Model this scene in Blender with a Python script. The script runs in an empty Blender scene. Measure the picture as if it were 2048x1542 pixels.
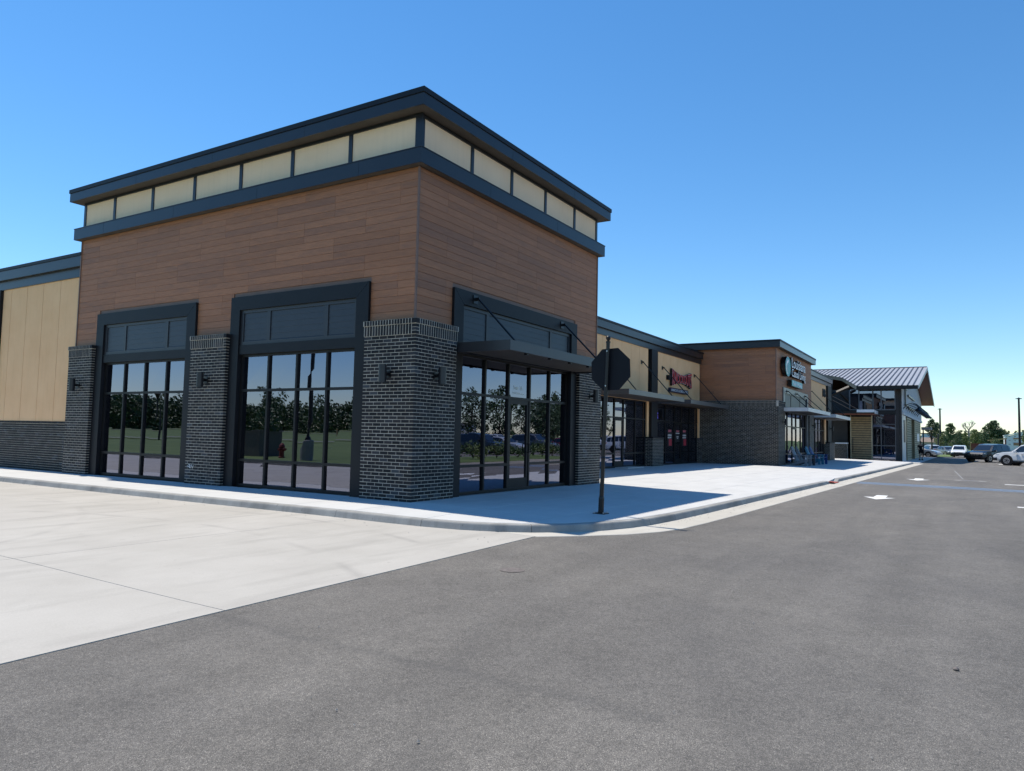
import bpy, math, random
from mathutils import Vector, Matrix

# ------------------------------------------------------------------ camera, sky, sun, exposure
scene = bpy.context.scene
COL = scene.collection
cam_data = bpy.data.cameras.new("camera")
cam = bpy.data.objects.new("camera", cam_data)
COL.objects.link(cam)
cam_data.sensor_width = 36.0
cam_data.lens = 36.0 * 1467.09 / 2048.0
cam_data.clip_start = 0.05
cam_data.clip_end = 6000.0
_R = Vector((0.5258114, -0.8503386, 0.0211352))
_U = Vector((-0.0679926, -0.0172497, 0.9975367))
_F = Vector((0.8478793, 0.5259532, 0.0668868))
_m = Matrix(((_R.x, _U.x, -_F.x, -10.7228), (_R.y, _U.y, -_F.y, -8.8163), (_R.z, _U.z, -_F.z, 1.2960), (0, 0, 0, 1)))
cam.matrix_world = _m
scene.camera = cam

SUN_TO = Vector((0.062, 0.455, 1.0)).normalized()     # direction towards the sun
world = bpy.data.worlds.new("World")
scene.world = world
world.use_nodes = True
_nt = world.node_tree
_nt.nodes.clear()
_sky = _nt.nodes.new("ShaderNodeTexSky")
_sky.sky_type = 'NISHITA'
_sky.sun_disc = False
_sky.sun_elevation = math.asin(SUN_TO.z)
_sky.sun_rotation = math.atan2(SUN_TO.x, SUN_TO.y)
_sky.altitude = 0.0
_sky.air_density = 1.0
_sky.dust_density = 0.0
_sky.ozone_density = 5.0
_bg = _nt.nodes.new("ShaderNodeBackground")
_bg.inputs[1].default_value = 0.145
_wo = _nt.nodes.new("ShaderNodeOutputWorld")
_hs = _nt.nodes.new("ShaderNodeHueSaturation")
_hs.inputs['Saturation'].default_value = 1.20
_hs.inputs['Hue'].default_value = 0.497
_nt.links.new(_sky.outputs[0], _hs.inputs['Color'])
_nt.links.new(_hs.outputs[0], _bg.inputs[0])
_nt.links.new(_bg.outputs[0], _wo.inputs[0])

sun_data = bpy.data.lights.new("sun", 'SUN')
sun_data.energy = 4.6
sun_data.angle = math.radians(0.53)
sun_data.color = (1.0, 0.92, 0.80)
sun = bpy.data.objects.new("sun", sun_data)
COL.objects.link(sun)
sun.rotation_euler = SUN_TO.to_track_quat('Z', 'Y').to_euler()

scene.view_settings.view_transform = 'Standard'
scene.view_settings.look = 'None'
scene.view_settings.gamma = 1.0
scene.view_settings.use_curve_mapping = False
scene.view_settings.exposure = 0.25

random.seed(7)
RND = random.Random(11)

# ------------------------------------------------------------------ materials
MATS = {}

def _new(name):
    m = bpy.data.materials.new(name)
    m.use_nodes = True
    nt = m.node_tree
    b = nt.nodes["Principled BSDF"]
    MATS[name] = m
    return m, nt, b

def _n(nt, t, **kw):
    n = nt.nodes.new(t)
    for k, v in kw.items():
        setattr(n, k, v)
    return n

def _coords(nt, scale=(1, 1, 1), mode='Object'):
    tc = _n(nt, "ShaderNodeTexCoord")
    mp = _n(nt, "ShaderNodeMapping")
    mp.inputs['Scale'].default_value = scale
    nt.links.new(tc.outputs[mode], mp.inputs['Vector'])
    return mp.outputs[0]

def _noise(nt, vec, scale, detail=4, rough=.55):
    n = _n(nt, "ShaderNodeTexNoise")
    n.inputs['Scale'].default_value = scale
    n.inputs['Detail'].default_value = detail
    n.inputs['Roughness'].default_value = rough
    if vec is not None:
        nt.links.new(vec, n.inputs['Vector'])
    return n.outputs['Fac']

def _ramp(nt, fac, stops):
    r = _n(nt, "ShaderNodeValToRGB")
    el = r.color_ramp.elements
    el[0].position, el[0].color = stops[0][0], (*stops[0][1], 1)
    el[1].position, el[1].color = stops[-1][0], (*stops[-1][1], 1)
    for p, c in stops[1:-1]:
        e = el.new(p)
        e.color = (*c, 1)
    nt.links.new(fac, r.inputs[0])
    return r.outputs[0]

def _mix(nt, a, b, fac, mode='MIX'):
    m = _n(nt, "ShaderNodeMix", data_type='RGBA', blend_type=mode)
    for i, x in ((6, a), (7, b)):
        if hasattr(x, 'node'):
            nt.links.new(x, m.inputs[i])
        else:
            m.inputs[i].default_value = (*x, 1)
    if hasattr(fac, 'node'):
        nt.links.new(fac, m.inputs[0])
    else:
        m.inputs[0].default_value = fac
    return m.outputs[2]

def _math(nt, op, a, b=0.0, clamp=False):
    m = _n(nt, "ShaderNodeMath", operation=op, use_clamp=clamp)
    for i, x in ((0, a), (1, b)):
        if hasattr(x, 'node'):
            nt.links.new(x, m.inputs[i])
        else:
            m.inputs[i].default_value = x
    return m.outputs[0]

def _bump(nt, b, h, strength, dist):
    bp = _n(nt, "ShaderNodeBump")
    bp.inputs['Strength'].default_value = strength
    bp.inputs['Distance'].default_value = dist
    nt.links.new(h, bp.inputs['Height'])
    nt.links.new(bp.outputs[0], b.inputs['Normal'])

def _rand(nt):
    oi = _n(nt, "ShaderNodeObjectInfo")
    ge = _n(nt, "ShaderNodeNewGeometry")
    return _math(nt, 'FRACT', _math(nt, 'ADD', oi.outputs['Random'], ge.outputs['Random Per Island']))

def mat(name, c, rough=.6, metal=0.0, spec=.5, var=.12, vscale=6.0, bump=0.0, bscale=60.0, coat=0.0):
    if name in MATS:
        return MATS[name]
    m, nt, b = _new(name)
    v = _coords(nt)
    n = _noise(nt, v, vscale)
    dark = tuple(x * (1 - var) for x in c)
    lite = tuple(min(1, x * (1 + var)) for x in c)
    nt.links.new(_ramp(nt, n, [(.3, dark), (.7, lite)]), b.inputs['Base Color'])
    b.inputs['Roughness'].default_value = rough
    b.inputs['Metallic'].default_value = metal
    b.inputs['Specular IOR Level'].default_value = spec
    b.inputs['Coat Weight'].default_value = coat
    b.inputs['Coat Roughness'].default_value = .04
    if bump:
        _bump(nt, b, _noise(nt, v, bscale, 3), bump, .01)
    return m

def make_materials():
    # charcoal brick, each brick its own tone
    m, nt, b = _new('brick')
    r = _rand(nt)
    v = _coords(nt)
    c1 = _ramp(nt, r, [(0, (.007, .007, .009)), (.35, (.014, .0135, .016)), (.6, (.023, .020, .020)), (.85, (.032, .029, .031)), (.96, (.042, .046, .055)), (1, (.062, .072, .085))])
    c2 = _mix(nt, c1, (.06, .06, .06), _math(nt, 'MULTIPLY', _math(nt, 'POWER', _noise(nt, v, 35, 5), 4.0), .9))
    gp = _n(nt, "ShaderNodeNewGeometry")
    eff = _noise(nt, gp.outputs['Position'], 2.1, 6, .7)
    c2 = _mix(nt, c2, (.085, .095, .10), _ramp(nt, eff, [(.60, (0, 0, 0)), (.74, (.55, .55, .55))]))
    nt.links.new(c2, b.inputs['Base Color'])
    b.inputs['Roughness'].default_value = .6
    b.inputs['Specular IOR Level'].default_value = .2
    _bump(nt, b, _noise(nt, v, 120, 4), .5, .004)
    m, nt, b = _new('mortar')
    v = _coords(nt)
    nt.links.new(_ramp(nt, _noise(nt, v, 5, 6), [(.25, (.32, .295, .245)), (.5, (.47, .435, .37)), (.75, (.60, .56, .48))]), b.inputs['Base Color'])
    b.inputs['Roughness'].default_value = .9
    # wood-look cladding boards
    m, nt, b = _new('plank')
    r = _rand(nt)
    tc = _n(nt, "ShaderNodeTexCoord")
    oi = _n(nt, "ShaderNodeObjectInfo")
    add = _n(nt, "ShaderNodeVectorMath", operation='ADD')
    comb = _n(nt, "ShaderNodeCombineXYZ")
    for i in range(3):
        nt.links.new(_math(nt, 'MULTIPLY', oi.outputs['Random'], 37.0 + i * 11), comb.inputs[i])
    nt.links.new(tc.outputs['Object'], add.inputs[0])
    nt.links.new(comb.outputs[0], add.inputs[1])
    mp = _n(nt, "ShaderNodeMapping")
    mp.inputs['Scale'].default_value = (1.6, 26, 26)
    nt.links.new(add.outputs[0], mp.inputs[0])
    mp2 = _n(nt, "ShaderNodeMapping")
    mp2.inputs['Scale'].default_value = (.7, 3, 3)
    nt.links.new(add.outputs[0], mp2.inputs[0])
    grain = _noise(nt, mp.outputs[0], 2.2, 6, .65)
    blot = _noise(nt, mp2.outputs[0], 2.0, 4, .6)
    base = _ramp(nt, r, [(0, (.345, .146, .068)), (.3, (.385, .164, .077)), (.6, (.42, .182, .087)), (.85, (.37, .163, .082)), (1, (.30, .134, .072))])
    c = _mix(nt, base, (.52, .5, .5), _ramp(nt, grain, [(.38, (1, 1, 1)), (.62, (0, 0, 0))]), 'MULTIPLY')
    c = _mix(nt, base, c, .42)
    c = _mix(nt, c, (.215, .108, .070), _ramp(nt, blot, [(.50, (0, 0, 0)), (.76, (.6, .6, .6))]))
    nt.links.new(c, b.inputs['Base Color'])
    b.inputs['Roughness'].default_value = .62
    _bump(nt, b, grain, .25, .003)
    # stucco panels
    for nm, a, bb in (('stucco', (.84, .50, .255), (.90, .56, .30)), ('cream', (.91, .665, .45), (.96, .72, .50))):
        m, nt, b = _new(nm)
        v = _coords(nt)
        cs_ = _ramp(nt, _noise(nt, v, 1.3, 6, .6), [(.3, a), (.7, bb)])
        run = _noise(nt, _coords(nt, (7, 7, .35)), 1.5, 5, .6)
        cs_ = _mix(nt, cs_, (.80, .79, .78), _ramp(nt, run, [(.5, (0, 0, 0)), (.85, (.35, .35, .35))]), 'MULTIPLY')
        nt.links.new(cs_, b.inputs['Base Color'])
        b.inputs['Roughness'].default_value = .9
        _bump(nt, b, _noise(nt, v, 140, 3), .35, .004)
    # concrete of the walk, apron, kerbs
    def concrete(nm, a, bb, st, scale, stain):
        m, nt, b = _new(nm)
        v = _coords(nt)
        big = _noise(nt, v, scale, 8, .62)
        c = _ramp(nt, big, [(.28, a), (.72, bb)])
        vs = _coords(nt, (1.0, 5.5, 1.0))
        vs.node.inputs['Rotation'].default_value = (0, 0, math.radians(64))
        streak = _noise(nt, vs, .45, 6, .6)
        c = _mix(nt, c, st, _math(nt, 'MULTIPLY', _ramp(nt, streak, [(.5, (0, 0, 0)), (.78, (1, 1, 1))]), stain))
        fl = _noise(nt, _coords(nt, (1.0, 2.6, 1.0)), 5.5, 3, .5)
        fl.node.inputs['Vector'].links[0].from_node.inputs['Rotation'].default_value = (0, 0, math.radians(64))
        c = _mix(nt, c, st, _ramp(nt, fl, [(.715, (0, 0, 0)), (.74, (.75, .75, .75))]))
        if nm == 'apron_concrete':
            for cx_, cy_, r_, w_ in ((-9.5, 6.5, 6.2, .10), (-9.5, 6.5, 4.6, .10), (-3.0, -6.5, 6.4, .09), (-3.0, -6.5, 7.9, .09), (-12, 1.0, 8.3, .10), (-12, 1.0, 9.8, .10)):
                ln = _n(nt, "ShaderNodeVectorMath", operation='DISTANCE')
                nt.links.new(v, ln.inputs[0])
                ln.inputs[1].default_value = (cx_, cy_, -.15)
                bd = _math(nt, 'SUBTRACT', 1.0, _math(nt, 'DIVIDE', _math(nt, 'ABSOLUTE', _math(nt, 'SUBTRACT', ln.outputs['Value'], r_)), w_), True)
                bd = _math(nt, 'MULTIPLY', bd, _ramp(nt, _noise(nt, v, 1.1, 3), [(.42, (0, 0, 0)), (.72, (.42, .42, .42))]))
                c = _mix(nt, c, (.22, .21, .20), bd)
        fine = _noise(nt, v, 90, 4, .7)
        c = _mix(nt, c, _ramp(nt, fine, [(.3, (.82, .82, .82)), (.7, (1, 1, 1))]), .8, 'MULTIPLY')
        nt.links.new(c, b.inputs['Base Color'])
        b.inputs['Roughness'].default_value = .85
        b.inputs['Specular IOR Level'].default_value = .3
        _bump(nt, b, fine, .3, .004)
        return m, nt, b
    concrete('walk_concrete', (.54, .54, .525), (.62, .62, .605), (.43, .43, .42), .9, .35)
    concrete('apron_concrete', (.41, .39, .35), (.50, .478, .435), (.31, .295, .265), .6, .6)
    concrete('kerb_concrete', (.25, .25, .24), (.38, .38, .36), (.13, .13, .125), 2.2, .8)
    concrete('gutter_concrete', (.47, .445, .39), (.56, .535, .475), (.37, .35, .315), 1.0, .4)
    # asphalt
    m, nt, b = _new('asphalt')
    v = _coords(nt)
    vor = _n(nt, "ShaderNodeTexVoronoi")
    vor.inputs['Scale'].default_value = 215
    nt.links.new(v, vor.inputs['Vector'])
    stone = _n(nt, "ShaderNodeSeparateColor")
    nt.links.new(vor.outputs['Color'], stone.inputs[0])
    col = _ramp(nt, stone.outputs[0], [(0, (.098, .095, .091)), (.4, (.155, .150, .143)), (.85, (.235, .228, .217)), (.98, (.33, .32, .30)), (1, (.42, .405, .38))])
    col = _mix(nt, col, (.075, .075, .075), _ramp(nt, vor.outputs['Distance'], [(.35, (0, 0, 0)), (.75, (.6, .6, .6))]))
    big = _noise(nt, v, .35, 5, .6)
    mid = _noise(nt, v, 3.0, 6, .65)
    col = _mix(nt, col, _ramp(nt, big, [(.3, (.83, .83, .84)), (.7, (1.12, 1.11, 1.09))]), 1.0, 'MULTIPLY')
    col = _mix(nt, col, _ramp(nt, mid, [(.3, (.86, .86, .86)), (.7, (1.08, 1.08, 1.08))]), 1.0, 'MULTIPLY')
    grain = _noise(nt, v, 26, 6, .75)
    col = _mix(nt, col, _ramp(nt, grain, [(.32, (.77, .77, .77)), (.68, (1.22, 1.21, 1.19))]), 1.0, 'MULTIPLY')
    col = _mix(nt, col, (1.03, 1.0, .955), 1.0, 'MULTIPLY')
    # lengthways wear along the lane and a rolled seam from the apron joint
    vl = _coords(nt, (.06, 1.1, 1))
    lane = _noise(nt, vl, 1.4, 4, .5)
    col = _mix(nt, col, _ramp(nt, lane, [(.35, (.9, .9, .9)), (.65, (1.07, 1.07, 1.07))]), 1.0, 'MULTIPLY')
    sep = _n(nt, "ShaderNodeSeparateXYZ")
    nt.links.new(v, sep.inputs[0])
    wob = _math(nt, 'MULTIPLY', _math(nt, 'SUBTRACT', _noise(nt, v, 2.5, 4), .5), .28)
    dx = _math(nt, 'ABSOLUTE', _math(nt, 'ADD', _math(nt, 'ADD', sep.outputs[0], 6.86), wob))
    band = _math(nt, 'SUBTRACT', 1.0, _math(nt, 'DIVIDE', dx, .10), True)
    ylim = _math(nt, 'MULTIPLY', _math(nt, 'GREATER_THAN', sep.outputs[1], -7.4), .30)
    seam = _math(nt, 'MULTIPLY', band, ylim)
    col = _mix(nt, col, (.075, .074, .072), seam)
    oil = _n(nt, "ShaderNodeTexVoronoi")
    oil.inputs['Scale'].default_value = .55
    nt.links.new(v, oil.inputs['Vector'])
    oc = _n(nt, "ShaderNodeSeparateColor")
    nt.links.new(oil.outputs['Color'], oc.inputs[0])
    rad = _math(nt, 'MULTIPLY', oc.outputs[0], .09)
    spot = _math(nt, 'SUBTRACT', 1.0, _math(nt, 'DIVIDE', _math(nt, 'ADD', oil.outputs['Distance'], _math(nt, 'MULTIPLY', _math(nt, 'SUBTRACT', _noise(nt, v, 7, 4), .5), .10)), rad), True)
    col = _mix(nt, col, (.05, .049, .048), _math(nt, 'MULTIPLY', spot, .5))
    for cx_, cy_, r_, w_ in ((-2.0, -16.0, 9.5, .16), (-2.0, -16.0, 11.1, .16), (6.0, -22.0, 15.2, .2), (6.0, -22.0, 13.5, .2)):
        ln = _n(nt, "ShaderNodeVectorMath", operation='LENGTH')
        sb_ = _n(nt, "ShaderNodeVectorMath", operation='SUBTRACT')
        fl_ = _n(nt, "ShaderNodeVectorMath", operation='MULTIPLY')
        fl_.inputs[1].default_value = (1, 1, 0)
        nt.links.new(v, fl_.inputs[0])
        nt.links.new(fl_.outputs[0], sb_.inputs[0])
        sb_.inputs[1].default_value = (cx_, cy_, 0)
        nt.links.new(sb_.outputs[0], ln.inputs[0])
        bd = _math(nt, 'SUBTRACT', 1.0, _math(nt, 'DIVIDE', _math(nt, 'ABSOLUTE', _math(nt, 'SUBTRACT', ln.outputs['Value'], r_)), w_), True)
        bd = _math(nt, 'MULTIPLY', bd, _ramp(nt, mid, [(.35, (0, 0, 0)), (.7, (.30, .30, .30))]))
        col = _mix(nt, col, (.075, .073, .071), bd)
    nt.links.new(col, b.inputs['Base Color'])
    b.inputs['Roughness'].default_value = .82
    b.inputs['Specular IOR Level'].default_value = .35
    _bump(nt, b, vor.outputs['Distance'], .7, -.006)
    # glass of shop fronts
    m, nt, b = _new('shop_glass')
    nt.nodes.remove(b)
    gl = _n(nt, "ShaderNodeBsdfGlossy")
    gl.inputs['Color'].default_value = (.72, .76, .98, 1)
    gl.inputs['Roughness'].default_value = 0.0
    gpos = _n(nt, "ShaderNodeNewGeometry")
    wv = _noise(nt, gpos.outputs['Position'], 1.6, 2, .5)
    gbp = _n(nt, "ShaderNodeBump")
    gbp.inputs['Strength'].default_value = 1.0
    gbp.inputs['Distance'].default_value = .00035
    nt.links.new(wv, gbp.inputs['Height'])
    nt.links.new(gbp.outputs[0], gl.inputs['Normal'])
    tr = _n(nt, "ShaderNodeBsdfTransparent")
    tr.inputs['Color'].default_value = (.16, .18, .20, 1)
    fr = _n(nt, "ShaderNodeFresnel")
    fr.inputs[0].default_value = 1.5
    fac = _math(nt, 'ADD', _math(nt, 'MULTIPLY', fr.outputs[0], .8), .23, True)
    mx = _n(nt, "ShaderNodeMixShader")
    nt.links.new(fac, mx.inputs[0])
    nt.links.new(tr.outputs[0], mx.inputs[1])
    nt.links.new(gl.outputs[0], mx.inputs[2])
    nt.links.new(mx.outputs[0], nt.nodes['Material Output'].inputs[0])
    # foliage
    for nm, a, bb, cc in (('leaf_dark', (.022, .045, .016), (.05, .09, .032), (.085, .13, .05)),
                          ('leaf_mid', (.035, .065, .022), (.07, .12, .04), (.12, .17, .065)),
                          ('leaf_lime', (.07, .10, .025), (.14, .18, .05), (.21, .25, .085))):
        m, nt, b = _new(nm)
        r = _rand(nt)
        nt.links.new(_ramp(nt, r, [(0, a), (.6, bb), (1, cc)]), b.inputs['Base Color'])
        b.inputs['Roughness'].default_value = .6
        b.inputs['Transmission Weight'].default_value = 0.0
    m, nt, b = _new('grass')
    v = _coords(nt)
    nt.links.new(_ramp(nt, _noise(nt, v, .12, 9, .7), [(.3, (.07, .115, .024)), (.55, (.115, .165, .04)), (.75, (.18, .20, .07))]), b.inputs['Base Color'])
    b.inputs['Roughness'].default_value = .9
    # standing-seam roof
    mat('roof_metal', (.40, .40, .41), .42, .15, .5, .05, 1.5)
    mat('navy_metal', (.018, .019, .023), .30, 0.0, .45, .10, 2.0)
    mat('navy_flat', (.009, .0095, .012), .5, 0.0, .28, .10, 2.0)
    mat('siding_blue', (.032, .034, .040), .38, 0.0, .45, .08, 3.0)
    mat('bronze', (.010, .0095, .0095), .45, .0, .3, .10, 3.0)
    mat('canopy_metal', (.036, .036, .039), .36, 0.0, .5, .10, 2.0)
    mat('canopy_grey', (.075, .078, .083), .32, 0.0, .6, .10, 2.0)
    mat('surround_sheen', (.11, .118, .13), .32, 0.0, .6, .08, 2.0)  # dark surround metal with the sky's reflection painted in as lighter grey
    mat('frame_grey', (.10, .105, .115), .4, 0.0, .5, .08, 2.0)
    mat('soffit_grey', (.26, .245, .225), .6, 0.0, .4, .1, 2.0)
    mat('canopy_under', (.085, .070, .056), .7, 0.0, .3, .12, 2.0)
    mat('black_paint', (.006, .006, .008), .34, 0.0, .45, .10, 8.0)
    mat('black_sign', (.006, .007, .011), .6, 0.0, .25, .10, 8.0)
    mat('bolt_steel', (.55, .55, .56), .3, .9)
    mat('trim_brown', (.20, .12, .09), .55, 0, .4, .08, 3)
    mat('interior', (.07, .068, .066), .9, 0, .2, .1, 1)
    mat('white_paint', (.74, .74, .72), .7, 0, .3, .1, 4, .3, 90)
    mat('blue_paint', (.20, .30, .44), .7, 0, .3, .15, 5)
    mat('red_pad', (.30, .075, .055), .8, 0, .3, .15, 8)
    mat('letter_white', (.82, .82, .84), .4)
    mat('letter_red', (.52, .022, .035), .35)
    mat('teal', (.008, .27, .30), .4)
    mat('teal_light', (.10, .48, .50), .4)
    mat('navy_blue', (.008, .014, .05), .4)
    mat('far_wall', (.030, .028, .028), .7, 0, .4, .1, 2)
    mat('soffit_wood', (.20, .070, .046), .55, 0, .4, .15, 6)
    mat('slat_wood', (.25, .185, .095), .6, 0, .4, .18, 5)
    mat('slat_pale', (.44, .38, .24), .6, 0, .4, .15, 5)
    mat('galv_panel', (.56, .58, .60), .4, .1, .5, .08, 3)
    mat('white_board', (.58, .62, .66), .6, 0, .4, .08, 2)
    mat('tyre', (.014, .014, .015), .8, 0, .3)
    mat('alloy', (.45, .45, .46), .3, .8)
    mat('car_glass', (.012, .015, .02), .06, 0, 1.0, .0)
    mat('bark', (.085, .068, .052), .9, 0, .2, .3, 6, .5, 20)
    mat('skin', (.42, .24, .17), .55, 0, .4, .05)
    mat('cloth_black', (.012, .012, .014), .9, 0, .2, .1, 20)
    mat('tail_red', (.40, .015, .012), .25)
    mat('lamp_clear', (.75, .76, .78), .12)
make_materials()

# ------------------------------------------------------------------ mesh building helpers
class MB:
    def __init__(s):
        s.v = []
        s.f = []
    def add(s, vs, fs):
        o = len(s.v)
        s.v += [tuple(p) for p in vs]
        s.f += [tuple(i + o for i in f) for f in fs]
        return s
    def box(s, x0, x1, y0, y1, z0, z1):
        if x0 > x1: x0, x1 = x1, x0
        if y0 > y1: y0, y1 = y1, y0
        if z0 > z1: z0, z1 = z1, z0
        return s.add([(x0, y0, z0), (x1, y0, z0), (x1, y1, z0), (x0, y1, z0), (x0, y0, z1), (x1, y0, z1), (x1, y1, z1), (x0, y1, z1)],
                     [(0, 3, 2, 1), (4, 5, 6, 7), (0, 1, 5, 4), (1, 2, 6, 5), (2, 3, 7, 6), (3, 0, 4, 7)])
    def prism(s, pts, vec):
        n = len(pts)
        v = Vector(vec)
        vs = [Vector(p) for p in pts] + [Vector(p) + v for p in pts]
        nor = Vector((0, 0, 0))
        for i in range(n):
            nor += Vector(pts[i]).cross(Vector(pts[(i + 1) % n]))
        top = tuple(range(n, 2 * n))
        bot = tuple(reversed(range(n)))
        sides = [(i, (i + 1) % n, n + (i + 1) % n, n + i) for i in range(n)]
        if nor.dot(v) < 0:
            top = tuple(reversed(top)); bot = tuple(reversed(bot)); sides = [tuple(reversed(q)) for q in sides]
        return s.add(vs, [top, bot] + sides)
    def tube(s, pts, r, n=8, r2=None):
        pts = [Vector(p) for p in pts]
        rings = []
        k = len(pts)
        for i, p in enumerate(pts):
            t = (pts[min(i + 1, k - 1)] - pts[max(i - 1, 0)]).normalized()
            a = t.orthogonal().normalized() if abs(t.z) < .99 else Vector((1, 0, 0))
            a = (Vector((0, 0, 1)).cross(t)).normalized() if abs(t.z) < .99 else Vector((1, 0, 0))
            b = t.cross(a)
            rr = r if r2 is None else r + (r2 - r) * i / max(1, k - 1)
            if isinstance(r, (list, tuple)): rr = r[i]
            rings.append([p + (a * math.cos(2 * math.pi * j / n) + b * math.sin(2 * math.pi * j / n)) * rr for j in range(n)])
        vs = [q for ring in rings for q in ring]
        fs = []
        for i in range(k - 1):
            for j in range(n):
                j2 = (j + 1) % n
                fs.append((i * n + j, i * n + j2, (i + 1) * n + j2, (i + 1) * n + j))
        fs.append(tuple(reversed(range(n))))
        fs.append(tuple(range((k - 1) * n, k * n)))
        return s.add(vs, fs)
    def lathe(s, prof, c, n=16):
        return s.tube([(c[0], c[1], c[2] + z) for r, z in prof], [max(r, .0005) for r, z in prof], n)
    def quad(s, a, b, c, d):
        return s.add([a, b, c, d], [(0, 1, 2, 3)])

def link(o, parent=None):
    COL.objects.link(o)
    if parent is not None:
        o.parent = parent
    return o

def mesh_of(name, mb, off=(0, 0, 0), smooth=False):
    me = bpy.data.meshes.new(name)
    ox, oy, oz = off
    me.from_pydata([(x - ox, y - oy, z - oz) for x, y, z in mb.v], [], mb.f)
    if smooth:
        me.polygons.foreach_set('use_smooth', [True] * len(me.polygons))
    me.update()
    return me

def obj(name, mb, m, parent=None, off=(0, 0, 0), smooth=False, kind=None, me=None, loc=(0, 0, 0), rotz=0.0):
    if me is None:
        me = mesh_of(name, mb, off, smooth)
    if not me.materials and m is not None:
        me.materials.append(MATS[m] if isinstance(m, str) else m)
    o = bpy.data.objects.new(name, me)
    o.location = loc
    o.rotation_euler = (0, 0, rotz)
    link(o, parent)
    if kind:
        o['kind'] = kind
    return o

def tag(o, label, cat=None, group=None):
    o['label'] = label
    if cat: o['category'] = cat
    if group: o['group'] = group
    return o

def thing(name, label, cat, loc=(0, 0, 0), rotz=0.0, group=None):
    o = bpy.data.objects.new(name, None)
    o.empty_display_size = .2
    o.location = loc
    o.rotation_euler = (0, 0, rotz)
    link(o)
    return tag(o, label, cat, group)

def part(t, name, mb, m, parent=None, smooth=False, kind=None):
    """part of thing t, mesh given in world coordinates; t is never rotated here"""
    return obj(name, mb, m, parent or t, tuple(t.location), smooth, kind)

def copy_tree(o, parent=None):
    c = o.copy()
    link(c, parent)
    for ch in list(o.children):
        copy_tree(ch, c)
    return c

# a facade: s along the wall, d outwards, z up
class Fac:
    def __init__(s, ox, oy, u, n):
        s.o, s.u, s.n = (ox, oy), u, n
    def p(s, a, d, z):
        return (s.o[0] + a * s.u[0] + d * s.n[0], s.o[1] + a * s.u[1] + d * s.n[1], z)
    def box(s, mb, s0, s1, d0, d1, z0, z1):
        a, b = s.p(s0, d0, z0), s.p(s1, d1, z1)
        return mb.box(a[0], b[0], a[1], b[1], z0, z1)
    @property
    def rot(s):
        return math.atan2(s.u[1], s.u[0])
LEFT = Fac(0, 0, (0, 1), (-1, 0))
FRONT = Fac(0, 0, (1, 0), (0, -1))

def sm(t):
    t = max(0.0, min(1.0, t))
    return t * t * (3 - 2 * t)
def fall(x):
    return -.0018 * max(0, min(x, 55)) - .003 * max(0, min(x - 55, 70))
def zs(x, y):                 # top of the walk
    return .02 * max(-6, min(0, y)) + .02 * max(-2.2, min(0, x)) + fall(x)
def zr(x, y):                 # top of road and apron
    return -.15 - .055 * sm((1 - y) / 5) + fall(x)

# ------------------------------------------------------------------ ground, road, apron, walk, kerbs
def structure(name, mb, m, parent=None, smooth=False):
    o = obj(name, mb, m, parent, smooth=smooth)
    if parent is None:
        o['kind'] = 'structure'
    return o

def sheet(xs, ys, zf):
    mb = MB()
    vs = [(x, y, zf(x, y)) for y in ys for x in xs]
    n = len(xs)
    fs = [(j * n + i, j * n + i + 1, (j + 1) * n + i + 1, (j + 1) * n + i) for j in range(len(ys) - 1) for i in range(n - 1)]
    return mb.add(vs, fs)

structure('ground', MB().quad((-3000, -3000, -.75), (3000, -3000, -.75), (3000, 3000, -.75), (-3000, 3000, -.75)), 'grass')
_xs = [-60, -30, -15, -10, -5, -2, 0, 5, 10, 20, 30, 40, 50, 55, 60, 70, 80, 90, 100, 110, 120, 135]
_ys = [-90, -60, -40, -25, -15, -10, -8, -6, -5, -4.6, -4.2, -3.8, -3.4, -3.0]
road = structure('road', sheet(_xs, _ys, zr), 'asphalt')
def edge_y(x): return -3.36 + .042 * (x + 1.2)         # where the asphalt meets the concrete apron

def clip(poly, axis, lim, keep_less):
    out = []
    n = len(poly)
    for i in range(n):
        a, b = poly[i], poly[(i + 1) % n]
        ia = (a[axis] <= lim) == keep_less or a[axis] == lim
        ib = (b[axis] <= lim) == keep_less or b[axis] == lim
        if ia: out.append(a)
        if ia != ib:
            t = (lim - a[axis]) / (b[axis] - a[axis])
            out.append((a[0] + (b[0] - a[0]) * t, a[1] + (b[1] - a[1]) * t))
    return out

def slab(poly, zf, thick, gap):
    """a slab with arrised edges: top polygon pulled in by gap, small chamfer"""
    n = len(poly)
    cx = sum(p[0] for p in poly) / n
    cy = sum(p[1] for p in poly) / n
    def shrink(g):
        r = []
        for i in range(n):
            p0, p, p2 = Vector(poly[i - 1]), Vector(poly[i]), Vector(poly[(i + 1) % n])
            e1, e2 = (p - p0), (p2 - p)
            if e1.length < 1e-6 or e2.length < 1e-6:
                r.append((p.x, p.y)); continue
            n1 = Vector((-e1.y, e1.x)).normalized(); n2 = Vector((-e2.y, e2.x)).normalized()
            k = 1 + n1.dot(n2)
            q = p + (n1 + n2) * (g / max(k, .3))
            r.append((q.x, q.y))
        return r
    area = sum(poly[i][0] * poly[(i + 1) % n][1] - poly[(i + 1) % n][0] * poly[i][1] for i in range(n))
    if area < 0:
        poly = list(reversed(poly))
    a = shrink(gap); b = shrink(gap + .008)
    vs = [(x, y, zf(x, y) - thick) for x, y in a] + [(x, y, zf(x, y) - .006) for x, y in a] + [(x, y, zf(x, y)) for x, y in b]
    fs = [tuple(range(2 * n, 3 * n))]
    for k in (0, 1):
        fs += [(k * n + i, k * n + (i + 1) % n, (k + 1) * n + (i + 1) % n, (k + 1) * n + i) for i in range(n)]
    return MB().add(vs, fs)

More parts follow.
